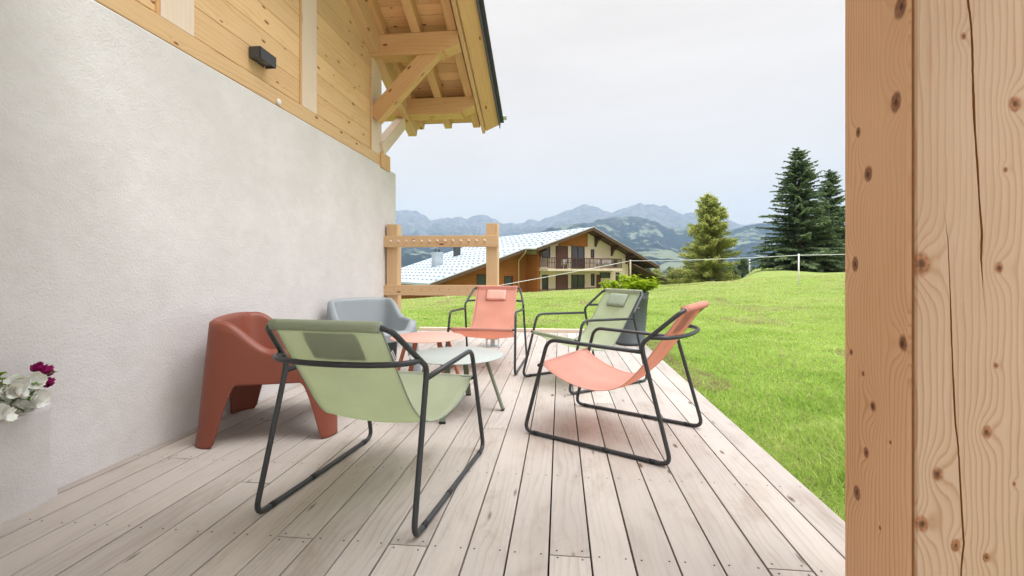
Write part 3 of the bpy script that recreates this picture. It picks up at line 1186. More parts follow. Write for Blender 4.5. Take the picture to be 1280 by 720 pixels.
def make_sling(name, label, fab, pad):
    root = thing(name, label, "lounge chair")
    m_ = MB()
    L_, Rr = side_pts(1), side_pts(-1)
    path = L_[:0:-1] + [L_[0], Rr[0]] + Rr[1:]
    rad = [.05, .06, .06, .06, .06, .05, .055, .055, .05, .06, .06, .06, .06, .05]
    m_.tube(fillet(path, rad), TUBE_R, 12)
    # front bar and arms' welded ends
    m_.tube([(.345, -.333, .418), (.345, .333, .418)], .010, 10)
    m_.build("frame", M['tube'], root)
    m_ = MB()
    arc = [Vector((-.318 - .15 * (1 - (k / 8 - 1) ** 2) ** .9, (HA - .012) * math.cos(math.pi * k / 16), .640 - .0 * math.sin(math.pi * k / 16))) for k in range(17)]
    m_.tube(arc, .0115, 10)
    m_.build("back_brace", M['tube'], root)
    # sling
    side_curve = catmull([(.343, 0, .431), (.326, 0, .416), (.25, 0, .368), (.13, 0, .322), (.0, 0, .305), (-.12, 0, .335), (-.215, 0, .42), (-.30, 0, .535), (-.385, 0, .657), (-.462, 0, .769)], 5)
    side_curve = [v for v in side_curve]
    wrap = [Vector((-.470, 0, .806)), Vector((-.490, 0, .805)), Vector((-.500, 0, .789)), Vector((-.494, 0, .771)), Vector((-.478, 0, .764))]
    fold = [Vector((.357, 0, .400)), Vector((.3585, 0, .418)), Vector((.353, 0, .430))]
    full = fold + side_curve + [Vector((-.452, 0, .794))] + wrap
    hwl = lambda q_: .228 + .076 * smooth(q_, -.30, .34)
    rows, uvs = [], []
    d = 0
    ny = 15
    for i, p_ in enumerate(full):
        if i: d += (p_ - full[i - 1]).length
        row, uu = [], []
        seat = smooth(p_.x, -.45, -.1) * (1 - smooth(p_.x, .1, .33))
        for j in range(ny):
            hw = hwl(p_.x)
            y_ = -hw + 2 * hw * j / (ny - 1)
            sag = -.020 * seat * (1 - (y_ / hw) ** 2)
            crease = .0022 * mnoise.noise((p_.x * 5 + y_ * 3, y_ * 9, 3)) + .0012 * mnoise.noise((p_.x * 16, y_ * 5, 7))
            row.append((p_.x, y_, p_.z + sag + crease * (1 if 3 < i < len(full) - 7 else 0)))
            uu.append((d, y_ + hw))
        rows.append(row); uvs.append(uu)
    m_ = MB()
    m_.grid(rows, 0, uvs)
    sl_ = m_.build("sling", fab, root)
    so_ = sl_.modifiers.new("solid", 'SOLIDIFY'); so_.thickness = .0016
    m_ = MB()       # hemmed edges and bar sleeve
    for s in (-1, 1):
        m_.tube([(p_.x, s * hwl(p_.x), p_.z) for p_ in side_curve], .0035, 6)
    m_.tube([(-.478, -.232, .786), (-.478, -.06, .786), (-.478, .232, .786)], .0185, 12)
    m_.tube([(-.478, .016, .786), (-.478, .022, .786)], .0197, 12)
    m_.build("hem", pad, root)
    # head pillow: soft rectangular cushion on the front of the sling
    m_ = MB()
    u_ = Vector((.077, 0, -.12)).normalized()        # down the back
    nrm_ = Vector((.12, 0, .077)).normalized()
    c_ = Vector((-.437, 0, .738)) + nrm_ * .0015
    nu, nv = 12, 18
    for sgn in (1, -1):
        rows = []
        for i in range(nu + 1):
            row = []
            for j in range(nv + 1):
                a_, b_ = i / nu * 2 - 1, j / nv * 2 - 1
                th = (max(0, 1 - a_ ** 6) * max(0, 1 - b_ ** 10)) ** .5
                wr = .0022 * mnoise.noise((a_ * 3, b_ * 5, 2.0))
                off_ = (.026 * th + wr * th) if sgn > 0 else -.001 * th
                row.append(c_ + u_ * (.046 + a_ * .072 * (1 - .04 * b_ * b_)) + Vector((0, b_ * .118 * (1 - .03 * a_ * a_), 0)) + nrm_ * off_)
            rows.append(row)
        m_.grid(rows)
    m_.build("head_pillow", pad, root, weld=True)
    for sx in (-.36, -.10, .34):
        for s in (-1, 1):
            m_ = MB()
            m_.tube([(sx, s * HW, TUBE_R), (sx + .03, s * HW, TUBE_R)], .0126, 10)
            m_.build("runner_clip", M['black'], root)
    return root


def place(o, x_, y_, deg):
    o.location = (x_, y_, 0.002)
    o.rotation_euler = (0, 0, R(deg))


GRP = "low sling lounge chairs around the tables"
g1 = make_sling("sling_chair", "green mesh sling chair in the foreground, seen from behind", M['green_fabric'], M['green_pad'])
g2 = copy_tree(g1)
s1 = make_sling("sling_chair", "salmon mesh sling chair facing the camera in front of the lower fence rail", M['salmon_fabric'], M['salmon_pad'])
s2 = copy_tree(s1)
g2["label"] = "green mesh sling chair in front of the dark planter, facing the tables"
s2["label"] = "salmon mesh sling chair seen side-on at right, nearest the grass edge"
for o in (g1, g2, s1, s2): o["group"] = GRP
place(g1, -.815, 2.09, 90 - 7.2)
place(s2, .335, 2.86, 151)
place(g2, .215, 4.15, 217)
place(s1, -.735, 4.66, 267)
mb = MB()     # little white sewn tag on the near chair
P_ = [(-.405, -.2335, .682), (-.372, -.2345, .636), (-.372 + .012, -.2355, .636 + .008), (-.405 + .012, -.2345, .682 + .008)]
mb.add(P_, [[0, 1, 2, 3]], None, 0)
for k in range(6):
    f0 = .1 + k * .13
    a_, b_ = Vector(P_[0]), Vector(P_[1]); c_, d_ = Vector(P_[3]), Vector(P_[2])
    q0, q1 = a_.lerp(b_, f0), a_.lerp(b_, f0 + .07); r0, r1 = c_.lerp(d_, f0), c_.lerp(d_, f0 + .07)
    o_ = Vector((0, -.0006, 0))
    mb.add([q0.lerp(r0, .3) + o_, q1.lerp(r1, .3) + o_, q1.lerp(r1, .75) + o_, q0.lerp(r0, .75) + o_], [[0, 1, 2, 3]], None, 1)
tg = mb.build("sewn_tag", [M['white'], M['dark']], g1)

# ------------------------------------------------------------------ tub chairs (moulded plastic)
def make_tub(name, label, mat):
    root = thing(name, label, "armchair")
    n = 240
    # rounded-rectangle perimeter by arc length
    raw = []
    for k in range(2000):
        a_ = 2 * math.pi * k / 2000
        e_ = 2 / 5.5
        raw.append((math.copysign(abs(math.cos(a_)) ** e_, math.cos(a_)), math.copysign(abs(math.sin(a_)) ** e_, math.sin(a_))))
    raw.append(raw[0])
    ds_ = np.cumsum([0] + [math.dist(raw[i], raw[i + 1]) for i in range(2000)])
    S = np.linspace(0, ds_[-1], n, endpoint=False)
    per = [(float(np.interp(s_, ds_, [r[0] for r in raw])), float(np.interp(s_, ds_, [r[1] for r in raw]))) for s_ in S]
    A, B = .325, .325

    def rim(cx, cy):
        arm = .688 - .172 * smooth(cx, -.78, .12) - .015 * smooth(cx, .2, 1)
        if cx > .9:
            return .415 + (arm - .415) * smooth(abs(cy), .60, .93)
        return arm + .012 * (1 - cy * cy) * (cx < -.9)

    def bottom(cx, cy):
        # legs at the four corners
        w = .30
        if abs(cx) > .88 and abs(cy) > .88: return 0.0
        if abs(cy) >= abs(cx):
            s_ = 1 - abs(cx)
        else:
            s_ = 1 - abs(cy)
        lo_ = .20 if (cx > 0 and abs(cy) >= abs(cx)) else .32
        return .335 * smooth(s_, lo_, lo_ + .27) ** .55 if s_ > lo_ else 0.0

    rows = []

    def ring(fz, fs, dx=0.0):
        rows.append([((cx * A * fs(cx, cy) + dx), cy * B * fs(cx, cy), fz(cx, cy)) for cx, cy in per])
    # outer skin from the floor up
    NZ = 18
    for i in range(NZ + 1):
        u = i / NZ
        def zz(cx, cy, u=u):
            b_ = bottom(cx, cy)
            if b_ < .001 and u < .1: return (0.0, .011, .014)[int(round(u * NZ))]
            return b_ + (rim(cx, cy) - .012 - b_) * u
        def fs(cx, cy, zz=zz):
            z_ = zz(cx, cy)
            fl_ = 1.17 - .17 * (z_ / .70)
            if z_ < .012: fl_ += .012
            return fl_
        ring(zz, fs)
    for (ins, dz) in ((.985, .004), (.968, .010), (.945, .0105), (.922, .004), (.905, -.008), (.895, -.03)):
        ring(lambda cx, cy, dz=dz: rim(cx, cy) - .010 + dz, lambda cx, cy, ins=ins: ins + .0)
    # inner wall down to the seat
    def seat(fs_): return .375 - .03 * (1 - fs_)
    for u in (.2, .45, .7, .9):
        ring(lambda cx, cy, u=u: (rim(cx, cy) - .04) * (1 - u) + .385 * u if rim(cx, cy) > .45 else .385 + (rim(cx, cy) - .40) * (1 - u) * .6,
             lambda cx, cy, u=u: .893 - .10 * u - .05 * u * max(0, -cx))
    for f_, dz in ((.76, .378), (.70, .372), (.5, .362), (.25, .356), (.02, .355)):
        ring(lambda cx, cy, dz=dz: dz, lambda cx, cy, f_=f_: f_)
    m_ = MB()
    m_.grid(rows, closed_u=True)
    o_ = m_.build("shell", mat, root)
    so_ = o_.modifiers.new("solid", 'SOLIDIFY'); so_.thickness = .010; so_.offset = 1
    return root


tb = make_tub("tub_armchair", "terracotta moulded plastic tub armchair with its back near the wall", M['terracotta'])
bl = make_tub("tub_armchair", "pale blue grey moulded plastic tub armchair behind the tables by the wall", M['bluegrey'])
for o in (tb, bl): o["group"] = "moulded tub armchairs by the wall"
place(tb, -1.80, 2.78, 19)
place(bl, -1.79, 4.17, -44)

# ------------------------------------------------------------------ round tables
def make_table(label, top, leg, r, h, foot, a0, tilt=0):
    root = thing("round_table", label, "table")
    m_ = MB()
    m_.lathe([(0, h - .004), (r - .002, h - .004), (r, h - .002), (r, h + .0), (r - .002, h + .002), (0, h + .002)], 96)
    m_.build("tabletop", top, root)
    for k in range(4):
        a_ = R(a0 + 90 * k)
        d_ = Vector((math.cos(a_), math.sin(a_), 0))
        m_ = MB()
        m_.beam(d_ * (r * .62) + Vector((0, 0, h - .008)), d_ * foot + Vector((0, 0, .010)), .040, .016, d_)
        m_.build("leg", leg, root, .002)
        m_ = MB()
        m_.beam(d_ * (foot - .001) + Vector((0, 0, .012)), d_ * (foot + .004) + Vector((0, 0, 0)), .041, .018, d_)
        c_ = m_.build("glide", M['black'], root, .001)
    m_ = MB()
    m_.beam((-r * .64, 0, h - .014), (r * .64, 0, h - .014), .03, .016)
    m_.beam((0, -r * .64, h - .0142), (0, -.017, h - .0142), .03, .016)
    m_.beam((0, .017, h - .0142), (0, r * .64, h - .0142), .03, .016)
    o_ = m_.build("under_frame", leg, root)
    o_.rotation_euler = (0, 0, R(a0))
    return root


tg_ = make_table("larger pale sage green round metal table in front, with olive legs", M['sage_top'], M['sage_leg'], .335, .382, .335, -3)
tg_.location = (-.736, 3.205, .002)
tc_ = make_table("smaller coral round metal table just behind the sage green one", M['coral_top'], M['coral_leg'], .305, .425, .325, 46)
tc_.location = (-1.112, 3.74, .002)
for o in (tg_, tc_): o["group"] = "round metal tables on the deck"

# ------------------------------------------------------------------ dark planter with bright leaves
pl = thing("planter_pot", "tall tapered anthracite planter pot at the far deck corner", "planter", (.925, 6.19, .002))
mb = MB()
mb.lathe([(0, 0), (.178, 0), (.186, .008), (.188, .02), (.196, .022), (.198, .04), (.192, .044), (.232, .60), (.238, .605), (.240, .62), (.236, .626), (.247, .68), (.250, .685), (.247, .69), (.235, .688), (.230, .64), (0, .63)], 56)
mb.build("pot", M['anthracite_pot'], pl)
t = NT("potting_soil"); M['soil'] = t.done(t.mix(t.noise(t.obj(), 60, 4), (.03, .02, .012), (.09, .06, .04)), .95)
mb = MB(); mb.lathe([(0, .652), (.15, .648), (.2295, .640)], 40); mb.build("soil", M['soil'], pl)
M['lime_leaf'] = leafy("lime_leaves", (.16, .30, .012), (.40, .50, .03), (.50, .50, .08), .45, 7)


def leaf_into(m_, c_, d_, L_, w, curl=.25, mi=0):
    d_ = d_.normalized()
    s_ = d_.cross(Vector((0, 0, 1)))
    if s_.length < .1: s_ = Vector((1, 0, 0))
    s_ = s_.normalized()
    n_ = s_.cross(d_).normalized()
    rows = []
    for i, (u, ww) in enumerate(((0, .12), (.25, .8), (.5, 1.0), (.75, .72), (1, .05))):
        c0 = c_ + d_ * (L_ * u) - n_ * (curl * L_ * u * u)
        rows.append([c0 - s_ * w * ww + n_ * w * ww * .35, c0, c0 + s_ * w * ww + n_ * w * ww * .35])
    m_.grid(rows, mi)


bush = thing("leafy_plant", "bright lime green leafy plant growing in the anthracite planter", "plant", (.925, 6.19, .66))
mb = MB()
mst = MB()
for k in range(85):
    a_ = random.uniform(0, 2 * math.pi); rr = .27 * math.sqrt(random.random())
    b0 = Vector((rr * .6 * math.cos(a_), rr * .6 * math.sin(a_), -.02))
    tip = Vector((rr * 1.45 * math.cos(a_), rr * 1.35 * math.sin(a_), .05 + random.uniform(.03, .20) * (1.15 - rr * 1.6)))
    mst.tube([b0, (b0 + tip) / 2 + Vector((0, 0, .03)), tip], [.004, .003, .002], 5)
    for j in range(15):
        a2 = random.uniform(0, 2 * math.pi)
        d_ = Vector((math.cos(a2), math.sin(a2), random.uniform(-.15, .9)))
        leaf_into(mb, b0.lerp(tip, random.uniform(.45, 1.0)) + Vector((0, 0, .01)), d_, random.uniform(.045, .085), random.uniform(.014, .024), random.uniform(.0, .5))
mb.build("leaves", M['lime_leaf'], bush)
M['stem'] = leafy("green_stems", (.10, .15, .03), (.16, .2, .05), None, .1, 5)
mst.build("stems", M['stem'], bush)

# ------------------------------------------------------------------ added planter under the flowers, curved side built in place of a shadow
fp = thing("added_planter", "made-up pale planter against the wall, curved side shaped after a shadow", "planter", (WALLX, 1.45, 0))
mb = MB()
rows = []
for i in range(17):
    u = i / 16
    z_ = .43 * u
    yr = 1.815 - .066 * u - .018 * math.sin(math.pi * u)      # flared foot
    dep = .09 + .075 * u
    row = []
    for j in range(15):
        a_ = math.pi * j / 14
        cy_ = math.copysign(abs(math.cos(a_)) ** .55, math.cos(a_))
        cx_ = math.sin(a_) ** .55
        yc = 1.42
        row.append((dep * cx_, (yc - 1.45) + (yr - yc) * cy_, z_))
    rows.append(row)
rows.append([(x_ * .85, y_ * .95 - .002, z_ + .004) for x_, y_, z_ in rows[-1]])
rows.append([(x_ * .8, y_ * .8 - .004, z_ - .04) for x_, y_, z_ in rows[-1]])
rows.append([(x_ * .05, y_ * .05 - .02, z_ ) for x_, y_, z_ in rows[-1]])
mb.grid(rows)
mb.build("vessel", M['plaster'], fp)

fb = thing("flowering_plant", "bunch of white and magenta flowers with green leaves in the added planter", "flowers", (WALLX + .12, 1.455, .460))
t = NT("white_petals")
M['petal_w'] = t.done(t.mix(t.mapr(t.noise(t.obj(), 30, 2), .3, .7), (.80, .78, .70), (.88, .88, .85)), .6, spec=.2)
t.bsdf.inputs["Subsurface Weight"].default_value = .15
t = NT("magenta_petals")
M['petal_m'] = t.done(t.mix(t.mapr(t.noise(t.obj(), 40, 2), .3, .7), (.22, .008, .09), (.45, .02, .20)), .55, spec=.2)
M['flower_leaf'] = leafy("flower_leaves", (.09, .19, .015), (.26, .36, .05), None, .35, 12)


def flower(m_, c_, n_, r, np_=7, cup=.5):
    n_ = n_.normalized()
    s_ = n_.orthogonal().normalized()
    t_ = n_.cross(s_)
    for k in range(np_):
        a_ = 2 * math.pi * k / np_ + random.uniform(-.2, .2)
        lay = random.uniform(.2, 1.0)
        d_ = (s_ * math.cos(a_) + t_ * math.sin(a_))
        e_ = n_.cross(d_)
        rows = []
        for i in range(6):
            u = i / 5
            ww = math.sin(math.pi * min(.93, u * .85 + .1)) ** .7 * r * .62
            base = c_ + d_ * (r * u * (.55 + .45 * lay)) + n_ * (r * (cup * u * u * (1.4 - lay) + .1 * u))
            rows.append([base + e_ * (ww * v_) + n_ * (r * .16 * v_ * v_ + r * .05 * math.sin(5 * v_ + k)) for v_ in (-1, -.5, 0, .5, 1)])
        m_.grid(rows)


mw, mm, ml = MB(), MB(), MB()
for k in range(85):
    c_ = Vector((random.uniform(-.03, .09), random.uniform(-.17, .15), random.uniform(-.015, .10)))
    flower(mw, c_, Vector((random.uniform(.3, 1), random.uniform(-.7, .5), random.uniform(-.1, .8))), random.uniform(.030, .043), 9, random.uniform(.2, .9))
for (y_, z_) in ((.205, .115), (.225, .10), (.19, .07), (.215, .055), (.18, .03), (.20, .085), (.19, .125)):
    flower(mm, Vector((random.uniform(-.01, .06), y_ - .005, z_)), Vector((.6, .35, .4)), random.uniform(.016, .026), 9, 1.3)
for k in range(95):
    a_ = random.uniform(0, 2 * math.pi)
    hi_ = random.random() < .45
    c_ = Vector((random.uniform(-.04, .07), random.uniform(-.16, .12), random.uniform(.07, .13))) if hi_ else Vector((random.uniform(-.02, .07), random.uniform(.06, .19), random.uniform(-.02, .10)))
    leaf_into(ml, c_, Vector((math.cos(a_) * .6, math.sin(a_) * .8, random.uniform(.0, .8))), random.uniform(.03, .065), random.uniform(.009, .017), .4)
for k in range(16):
    ml.tube([(random.uniform(-.06, .03), random.uniform(-.15, .15), -.05), (random.uniform(0, .05), random.uniform(-.15, .15), .07)], .003, 5)
mw.build("white_blossom", M['petal_w'], fb)
mm.build("magenta_blossom", M['petal_m'], fb)
ml.build("leaves", M['flower_leaf'], fb)

# ------------------------------------------------------------------ chalet beyond the rise
CH = c2w(6.7, 42.0)
PSI = R(35) + YAW
chalet = thing("chalet", "large alpine chalet with cream gable, brown balconies and wide pale grey roof beyond the meadow", "chalet", (CH.x, CH.y, 0), PSI)
# local frame: x along the gable wall (right), y away, z up; gable plane y = 0, roof edge at y = -.9
t = NT("cream_render"); M['cream'] = t.done(t.mix(t.noise(t.obj(), 1.3, 4), (.57, .48, .37), (.64, .55, .44)), .9, spec=.1)
t = NT("red_brown_cladding")
p = t.obj()
sp = t.new("ShaderNodeSeparateXYZ"); t.l.new(p, sp.inputs[0])
fr = t.math('FRACT', t.math('MULTIPLY', sp.outputs[2], 5.5))
ln = t.mapr(fr, .0, .12, .25, 1.0)
cc = t.mix(t.noise(t.scale(p, (.7, .7, 6)), 2, 3), (.25, .09, .026), (.41, .155, .046))
M['clad'] = t.done(t.mix(1.0, cc, _grey(t, ln), 'MULTIPLY'), .8, spec=.15)
t = NT("dark_joinery"); M['darkwood'] = t.done(t.mix(t.noise(t.scale(t.obj(), (8, 8, 1)), 3, 3), (.045, .022, .016), (.085, .042, .03)), .7)
t = NT("roof_underside"); M['soffit'] = t.done(t.mix(t.noise(t.scale(t.obj(), (6, .6, 1)), 3, 3), (.07, .042, .028), (.13, .08, .055)), .8)
t = NT("grey_roof_sheet")
uvn = t.uv()
rr_ = t.noise(t.scale(uvn, (.4, 1.2, 1)), 1.2, 4, dim='2D')
M['roofgrey'] = t.done(t.mix(t.mapr(rr_, .3, .7), (.32, .38, .43), (.41, .47, .52)), .6, spec=.3)
t = NT("window_glass"); M['glass'] = t.done((.03, .035, .045), .08, spec=.6)
t = NT("shutter_brown"); M['shutter'] = t.done(t.mix(t.noise(t.scale(t.obj(), (1, 1, 14)), 2, 1), (.10, .045, .035), (.15, .07, .055)), .7)
t = NT("cream_pipe"); M['pipe'] = t.done((.55, .42, .27), .5)

t = NT("snow_hook_steel"); M['hook'] = t.done((.27, .31, .35), .5)
AP = 4.77
TL, TR = .320, .372           # slopes left and right of the ridge


def rz_(u): return AP + (u * TL if u < 0 else -u * TR)


def cb(name, boxes, mat, bevel=0.0, parent=chalet):
    m_ = MB()
    for c_, s_ in boxes: m_.box(c_, s_)
    return m_.build(name, mat, parent, bevel)


ZG = -4.0
WL, WR, DEP = -5.5, 6.0, 15.0
m_ = MB()
m_.prism([(WL, ZG), (WR, ZG), (WR, rz_(WR) - .30), (0, AP - .30), (WL, rz_(WL) - .30)], .0, DEP, 1)
m_.build("wall", M['cream'], chalet)
m_ = MB()
m_.prism([(-13.4, ZG), (WL - .004, ZG), (WL - .004, rz_(WL) - .30), (-13.4, rz_(-13.4) - .30)], 1.5, DEP, 1)
m_.build("clad_wall", M['clad'], chalet)
m_ = MB()     # gable cladding under the ridge
m_.prism([(-3.15, 3.03), (3.0, 3.60), (.25, AP - .31), (-3.15, rz_(-3.15) - .31)][:0] + [(-3.2, 3.05), (.35, 3.05), (.35, rz_(.35) - .31), (0, AP - .31), (-3.2, rz_(-3.2) - .31)], -.06, .02, 1)
m_.build("gable_cladding", M['clad'], chalet)
cb("corner_post", [((WL + .06, -.02, (ZG + rz_(WL)) / 2 - .2), (.30, .12, rz_(WL) - ZG - .5))], M['clad'])
# side cladding return of the projecting part
cb("return_cladding", [((WL - .03, .75, (ZG + 2.4) / 2), (.06, 1.47, 2.4 - ZG - .35))], M['clad'])


def roof_slab(name, u0, u1, y0, y1, mat, th=.16, dz=0.0, parent=chalet):
    m_ = MB()
    a, b = (u0, rz_(u0) + dz), (u1, rz_(u1) + dz)
    L_ = math.dist(a, b)
    v_ = [(a[0], y0, a[1]), (b[0], y0, b[1]), (b[0], y1, b[1]), (a[0], y1, a[1])]
    v_ += [(x_, y_, z_ - th) for x_, y_, z_ in v_]
    m_.add(v_, [[0, 1, 2, 3], [7, 6, 5, 4], [0, 4, 5, 1], [1, 5, 6, 2], [2, 6, 7, 3], [3, 7, 4, 0]], [[(0, y0), (L_, y0), (L_, y1), (0, y1)]] + [[(0, 0)] * 4] * 5)
    return m_


def add_hooks(m_, u0, u1, y0, y1):
    du, dy = .78, .62
    k = 0
    u = u0 + .5
    while u < u1:
        y_ = y0 + .3 + (k % 2) * dy / 2
        while y_ < y1:
            s_ = TL if u < 0 else -TR
            z_ = rz_(u) + .03
            m_.add([(u - .045, y_ - .16, z_ - .045 * s_), (u + .045, y_ - .16, z_ + .045 * s_), (u + .045, y_ + .16, z_ + .045 * s_), (u - .045, y_ + .16, z_ - .045 * s_),
                    (u - .02, y_ - .13, z_ + .055 - .02 * s_), (u - .02, y_ + .13, z_ + .055 - .02 * s_)],
                   [[0, 1, 2, 3], [0, 4, 5, 3], [4, 1, 2, 5]], None, 1)
            y_ += dy * 1.35
        u += du
        k += 1


m_ = roof_slab("roof", WL - .9, 0, -1.05, DEP + .8, None)
add_hooks(m_, WL - .5, -.2, -.9, DEP)
rf = m_.build("roof", [M['roofgrey'], M['hook']], chalet)
m_ = roof_slab("roof", -15.2, WL - .902, .55, DEP + .8, None)
add_hooks(m_, -15.0, WL - 1.0, .7, DEP)
m_.build("roof", [M['roofgrey'], M['hook']], chalet)
m_ = roof_slab("roof", 0, 9.4, -1.05, DEP + .8, None)
m_.build("roof", [M['roofgrey'], M['hook']], chalet)
m_ = MB()
for (u0, u1, y0) in ((WL - .9, 0, -1.04), (0, 9.38, -1.04), (-15.2, WL - .905, .56)):
    a = [(u0, y0 + .001, rz_(u0) - .163), (u1, y0 + .001, rz_(u1) - .163), (u1, DEP + .8, rz_(u1) - .163), (u0, DEP + .8, rz_(u0) - .163)]
    m_.add(a + [(x_, y_, z_ - .06) for x_, y_, z_ in a], [[0, 1, 2, 3], [7, 6, 5, 4], [0, 4, 5, 1], [1, 5, 6, 2], [2, 6, 7, 3], [3, 7, 4, 0]])
m_.build("soffit", M['soffit'], chalet)
for (u0, u1, y0) in ((WL - .92, .02, -1.11), (-.02, 9.42, -1.112), (-15.22, WL - .9, .48)):
    m_ = MB()
    m_.beam((u0, y0, rz_(u0) - .14), (u1, y0, rz_(u1) - .14), .05, .24)
    m_.build("barge_board", M['soffit'], chalet)
    m_ = MB()
    m_.beam((u0, y0 - .01, rz_(u0) + .02), (u1, y0 - .01, rz_(u1) + .02), .09, .07)
    m_.build("roof_edging", M['zinc'], chalet)
for u in (-5.3, 1.4, 3.6, 5.7, 7.4):       # purlin brackets under the verge
    m_ = MB()
    zt = rz_(u) - .24
    m_.prism([(.0, zt - .95), (.0, zt), (-1.0, zt), (-1.0, zt - .22), (-.28, zt - .42)], u - .13, u + .13, 0)
    m_.build("purlin_bracket", M['darkwood'], chalet)
# little eave gutter over the step in the roof, and its down pipe
m_ = MB(); m_.tube([(WL - .98, -1.05, rz_(WL - .9) - .06), (WL - .98, .5, rz_(WL - .9) - .06)], .09, 10); m_.build("gutter", M['zinc'], chalet)
m_ = MB(); m_.tube(fillet([(WL - .98, .30, rz_(WL - .9) - .1), (WL - .98, .45, rz_(WL - .9) - .35), (WL - 1.0, 1.40, 1.75), (WL - 1.0, 1.40, ZG)], .1), .065, 10); m_.build("down_pipe", M['pipe'], chalet)
for (u, y_, w_, h_) in ((-7.6, 10.6, .55, .9), (-10.8, 8.5, .8, 1.25)):
    m_ = MB(); m_.box((u, y_, rz_(u) + h_ / 2 - .2), (w_, w_, h_ + .4)); ch_ = m_.build("chimney", M['roofgrey'] if w_ > .6 else M['charcoal'], chalet)
    m_ = MB()
    for s_ in (-1, 1): m_.lathe([(.0, 0), (.11, 0), (.11, .3), (.0, .3)], 10, (u + s_ * w_ * .22, y_, rz_(u) + h_))
    m_.build("chimney_pot", M['charcoal'], ch_)
# openings: (u0, u1, z0, z1, kind)
OPEN = [(-5.0, -4.2, 1.97, 3.2, 'w'), (-3.46, -2.14, 1.02, 2.99, 's'), (-1.62, -.08, 1.02, 3.02, 'd'), (.84, 1.16, 2.05, 2.79, 'w'),
        (-5.0, -4.4, -.75, .45, 'w'), (-3.46, -2.14, -1.6, .44, 's'), (-1.62, -.08, -1.6, .43, 'd'), (.84, 1.2, -.55, .5, 'w'), (1.55, 2.0, -1.6, .40, 's'),
        (2.0, 3.3, .15, .62, 'w'), (4.2, 4.6, -.6, .62, 'w')]
for (a, b, z0, z1, kd) in OPEN:
    m_ = MB()
    fw = .07
    for c_, s_ in ((((a + b) / 2, -.012, z1), (b - a + fw, .10, fw)), (((a + b) / 2, -.012, z0), (b - a + fw, .10, fw)), ((a, -.012, (z0 + z1) / 2), (fw, .10, z1 - z0 - fw)), ((b, -.012, (z0 + z1) / 2), (fw, .10, z1 - z0 - fw))):
        m_.box(c_, s_)
    if kd == 'd': m_.box(((a + b) / 2, -.012, (z0 + z1) / 2), (fw, .09, z1 - z0 - fw))
    w_ = m_.build("window" if kd != 's' else "door", M['darkwood'], chalet)
    m_ = MB(); m_.box(((a + b) / 2, -.006, (z0 + z1) / 2), (b - a - fw, .03, z1 - z0 - fw))
    m_.build("pane" if kd != 's' else "shutter", M['glass'] if kd != 's' else M['shutter'], w_)
# balconies
for zf, u1 in ((1.0, 3.7), (-1.62, 3.7)):
    m_ = MB(); m_.box(((WL + u1) / 2 + .05, -.63, zf - .09), (u1 - WL - .1, 1.22, .18)); bs = m_.build("balcony", M['cream'], chalet)
    m_ = MB()
    for zz_ in (.12, .52, .92): m_.box(((WL + u1) / 2 + .05, -1.20, zf + zz_), (u1 - WL - .1, .05, .07 if zz_ > .9 else .05))
    nb = 52
    for k in range(nb):
        u = WL + .15 + (u1 - WL - .2) * k / (nb - 1)
        m_.box((u, -1.20, zf + .515), (.055 if k % 9 else .11, .03, .75))
    for k in range(8): m_.box((WL + .12, -1.15 + k * .14, zf + .515), (.03, .055, .75)); m_.box((u1 - .02, -1.15 + k * .14, zf + .515), (.03, .055, .75))
    m_.build("railing", M['darkwood'], bs)
# white garden furniture outlines on the balcony
for (u, w_) in ((-3.2, .5), (.9, .5), (1.7, .45), (2.4, .5)):
    m_ = MB()
    m_.box((u, -.75, 1.55), (w_, .05, .55), Matrix.Rotation(.15, 3, 'X')); m_.box((u, -.95, 1.42), (w_, .4, .05))
    for s_ in (-1, 1): m_.box((u + s_ * w_ * .45, -.95, 1.2), (.04, .04, .4))
    m_.build("balcony_seat", M['white'], chalet)
for (a, b, z0, z1) in ((-10.6, -9.7, -.40, .50), (-7.9, -7.1, -.75, .35)):
    m_ = MB()
    for c_, s_ in ((((a + b) / 2, 1.49, z1), (b - a + .1, .09, .09)), (((a + b) / 2, 1.49, z0), (b - a + .1, .09, .09)), ((a, 1.49, (z0 + z1) / 2), (.09, .09, z1 - z0 - .1)), ((b, 1.49, (z0 + z1) / 2), (.09, .09, z1 - z0 - .1))):
        m_.box(c_, s_)
    w_ = m_.build("window", M['darkwood'], chalet)
    m_ = MB(); m_.box(((a + b) / 2, 1.494, (z0 + z1) / 2), (b - a - .09, .02, z1 - z0 - .09)); m_.build("pane", M['glass'], w_)
# lean-to on the right
m_ = MB(); m_.prism([(6.0, ZG), (9.3, ZG), (9.3, .15), (6.0, 1.2)], .8, 8, 1); m_.build("side_wing", M['darkwood'], chalet)
m_ = MB(); m_.beam((5.9, 4.0, 1.45), (11.2, 4.0, -.25), 9.6, .14); m_.build("side_roof", M['soffit'], chalet)

# ------------------------------------------------------------------ electric fence
wf = thing("wire_fence", "thin white electric fence line strung on posts across the meadow", "wire fence", c2w(10.6, 17.0, 0))
ORW = c2w(10.6, 17.0, 0)
M['fence_wood'] = wood("weathered_stake", (.50, .40, .26), (.38, .28, .17), (.2, .12, .07), kden=.1, varied=0, bump=0)
t = NT("white_rope"); M['rope'] = t.done((.72, .73, .74), .6)
def pix(px, py, F): return c2w((px - 640) / 569 * F, F, 1 + (336 - py) / 569 * F)


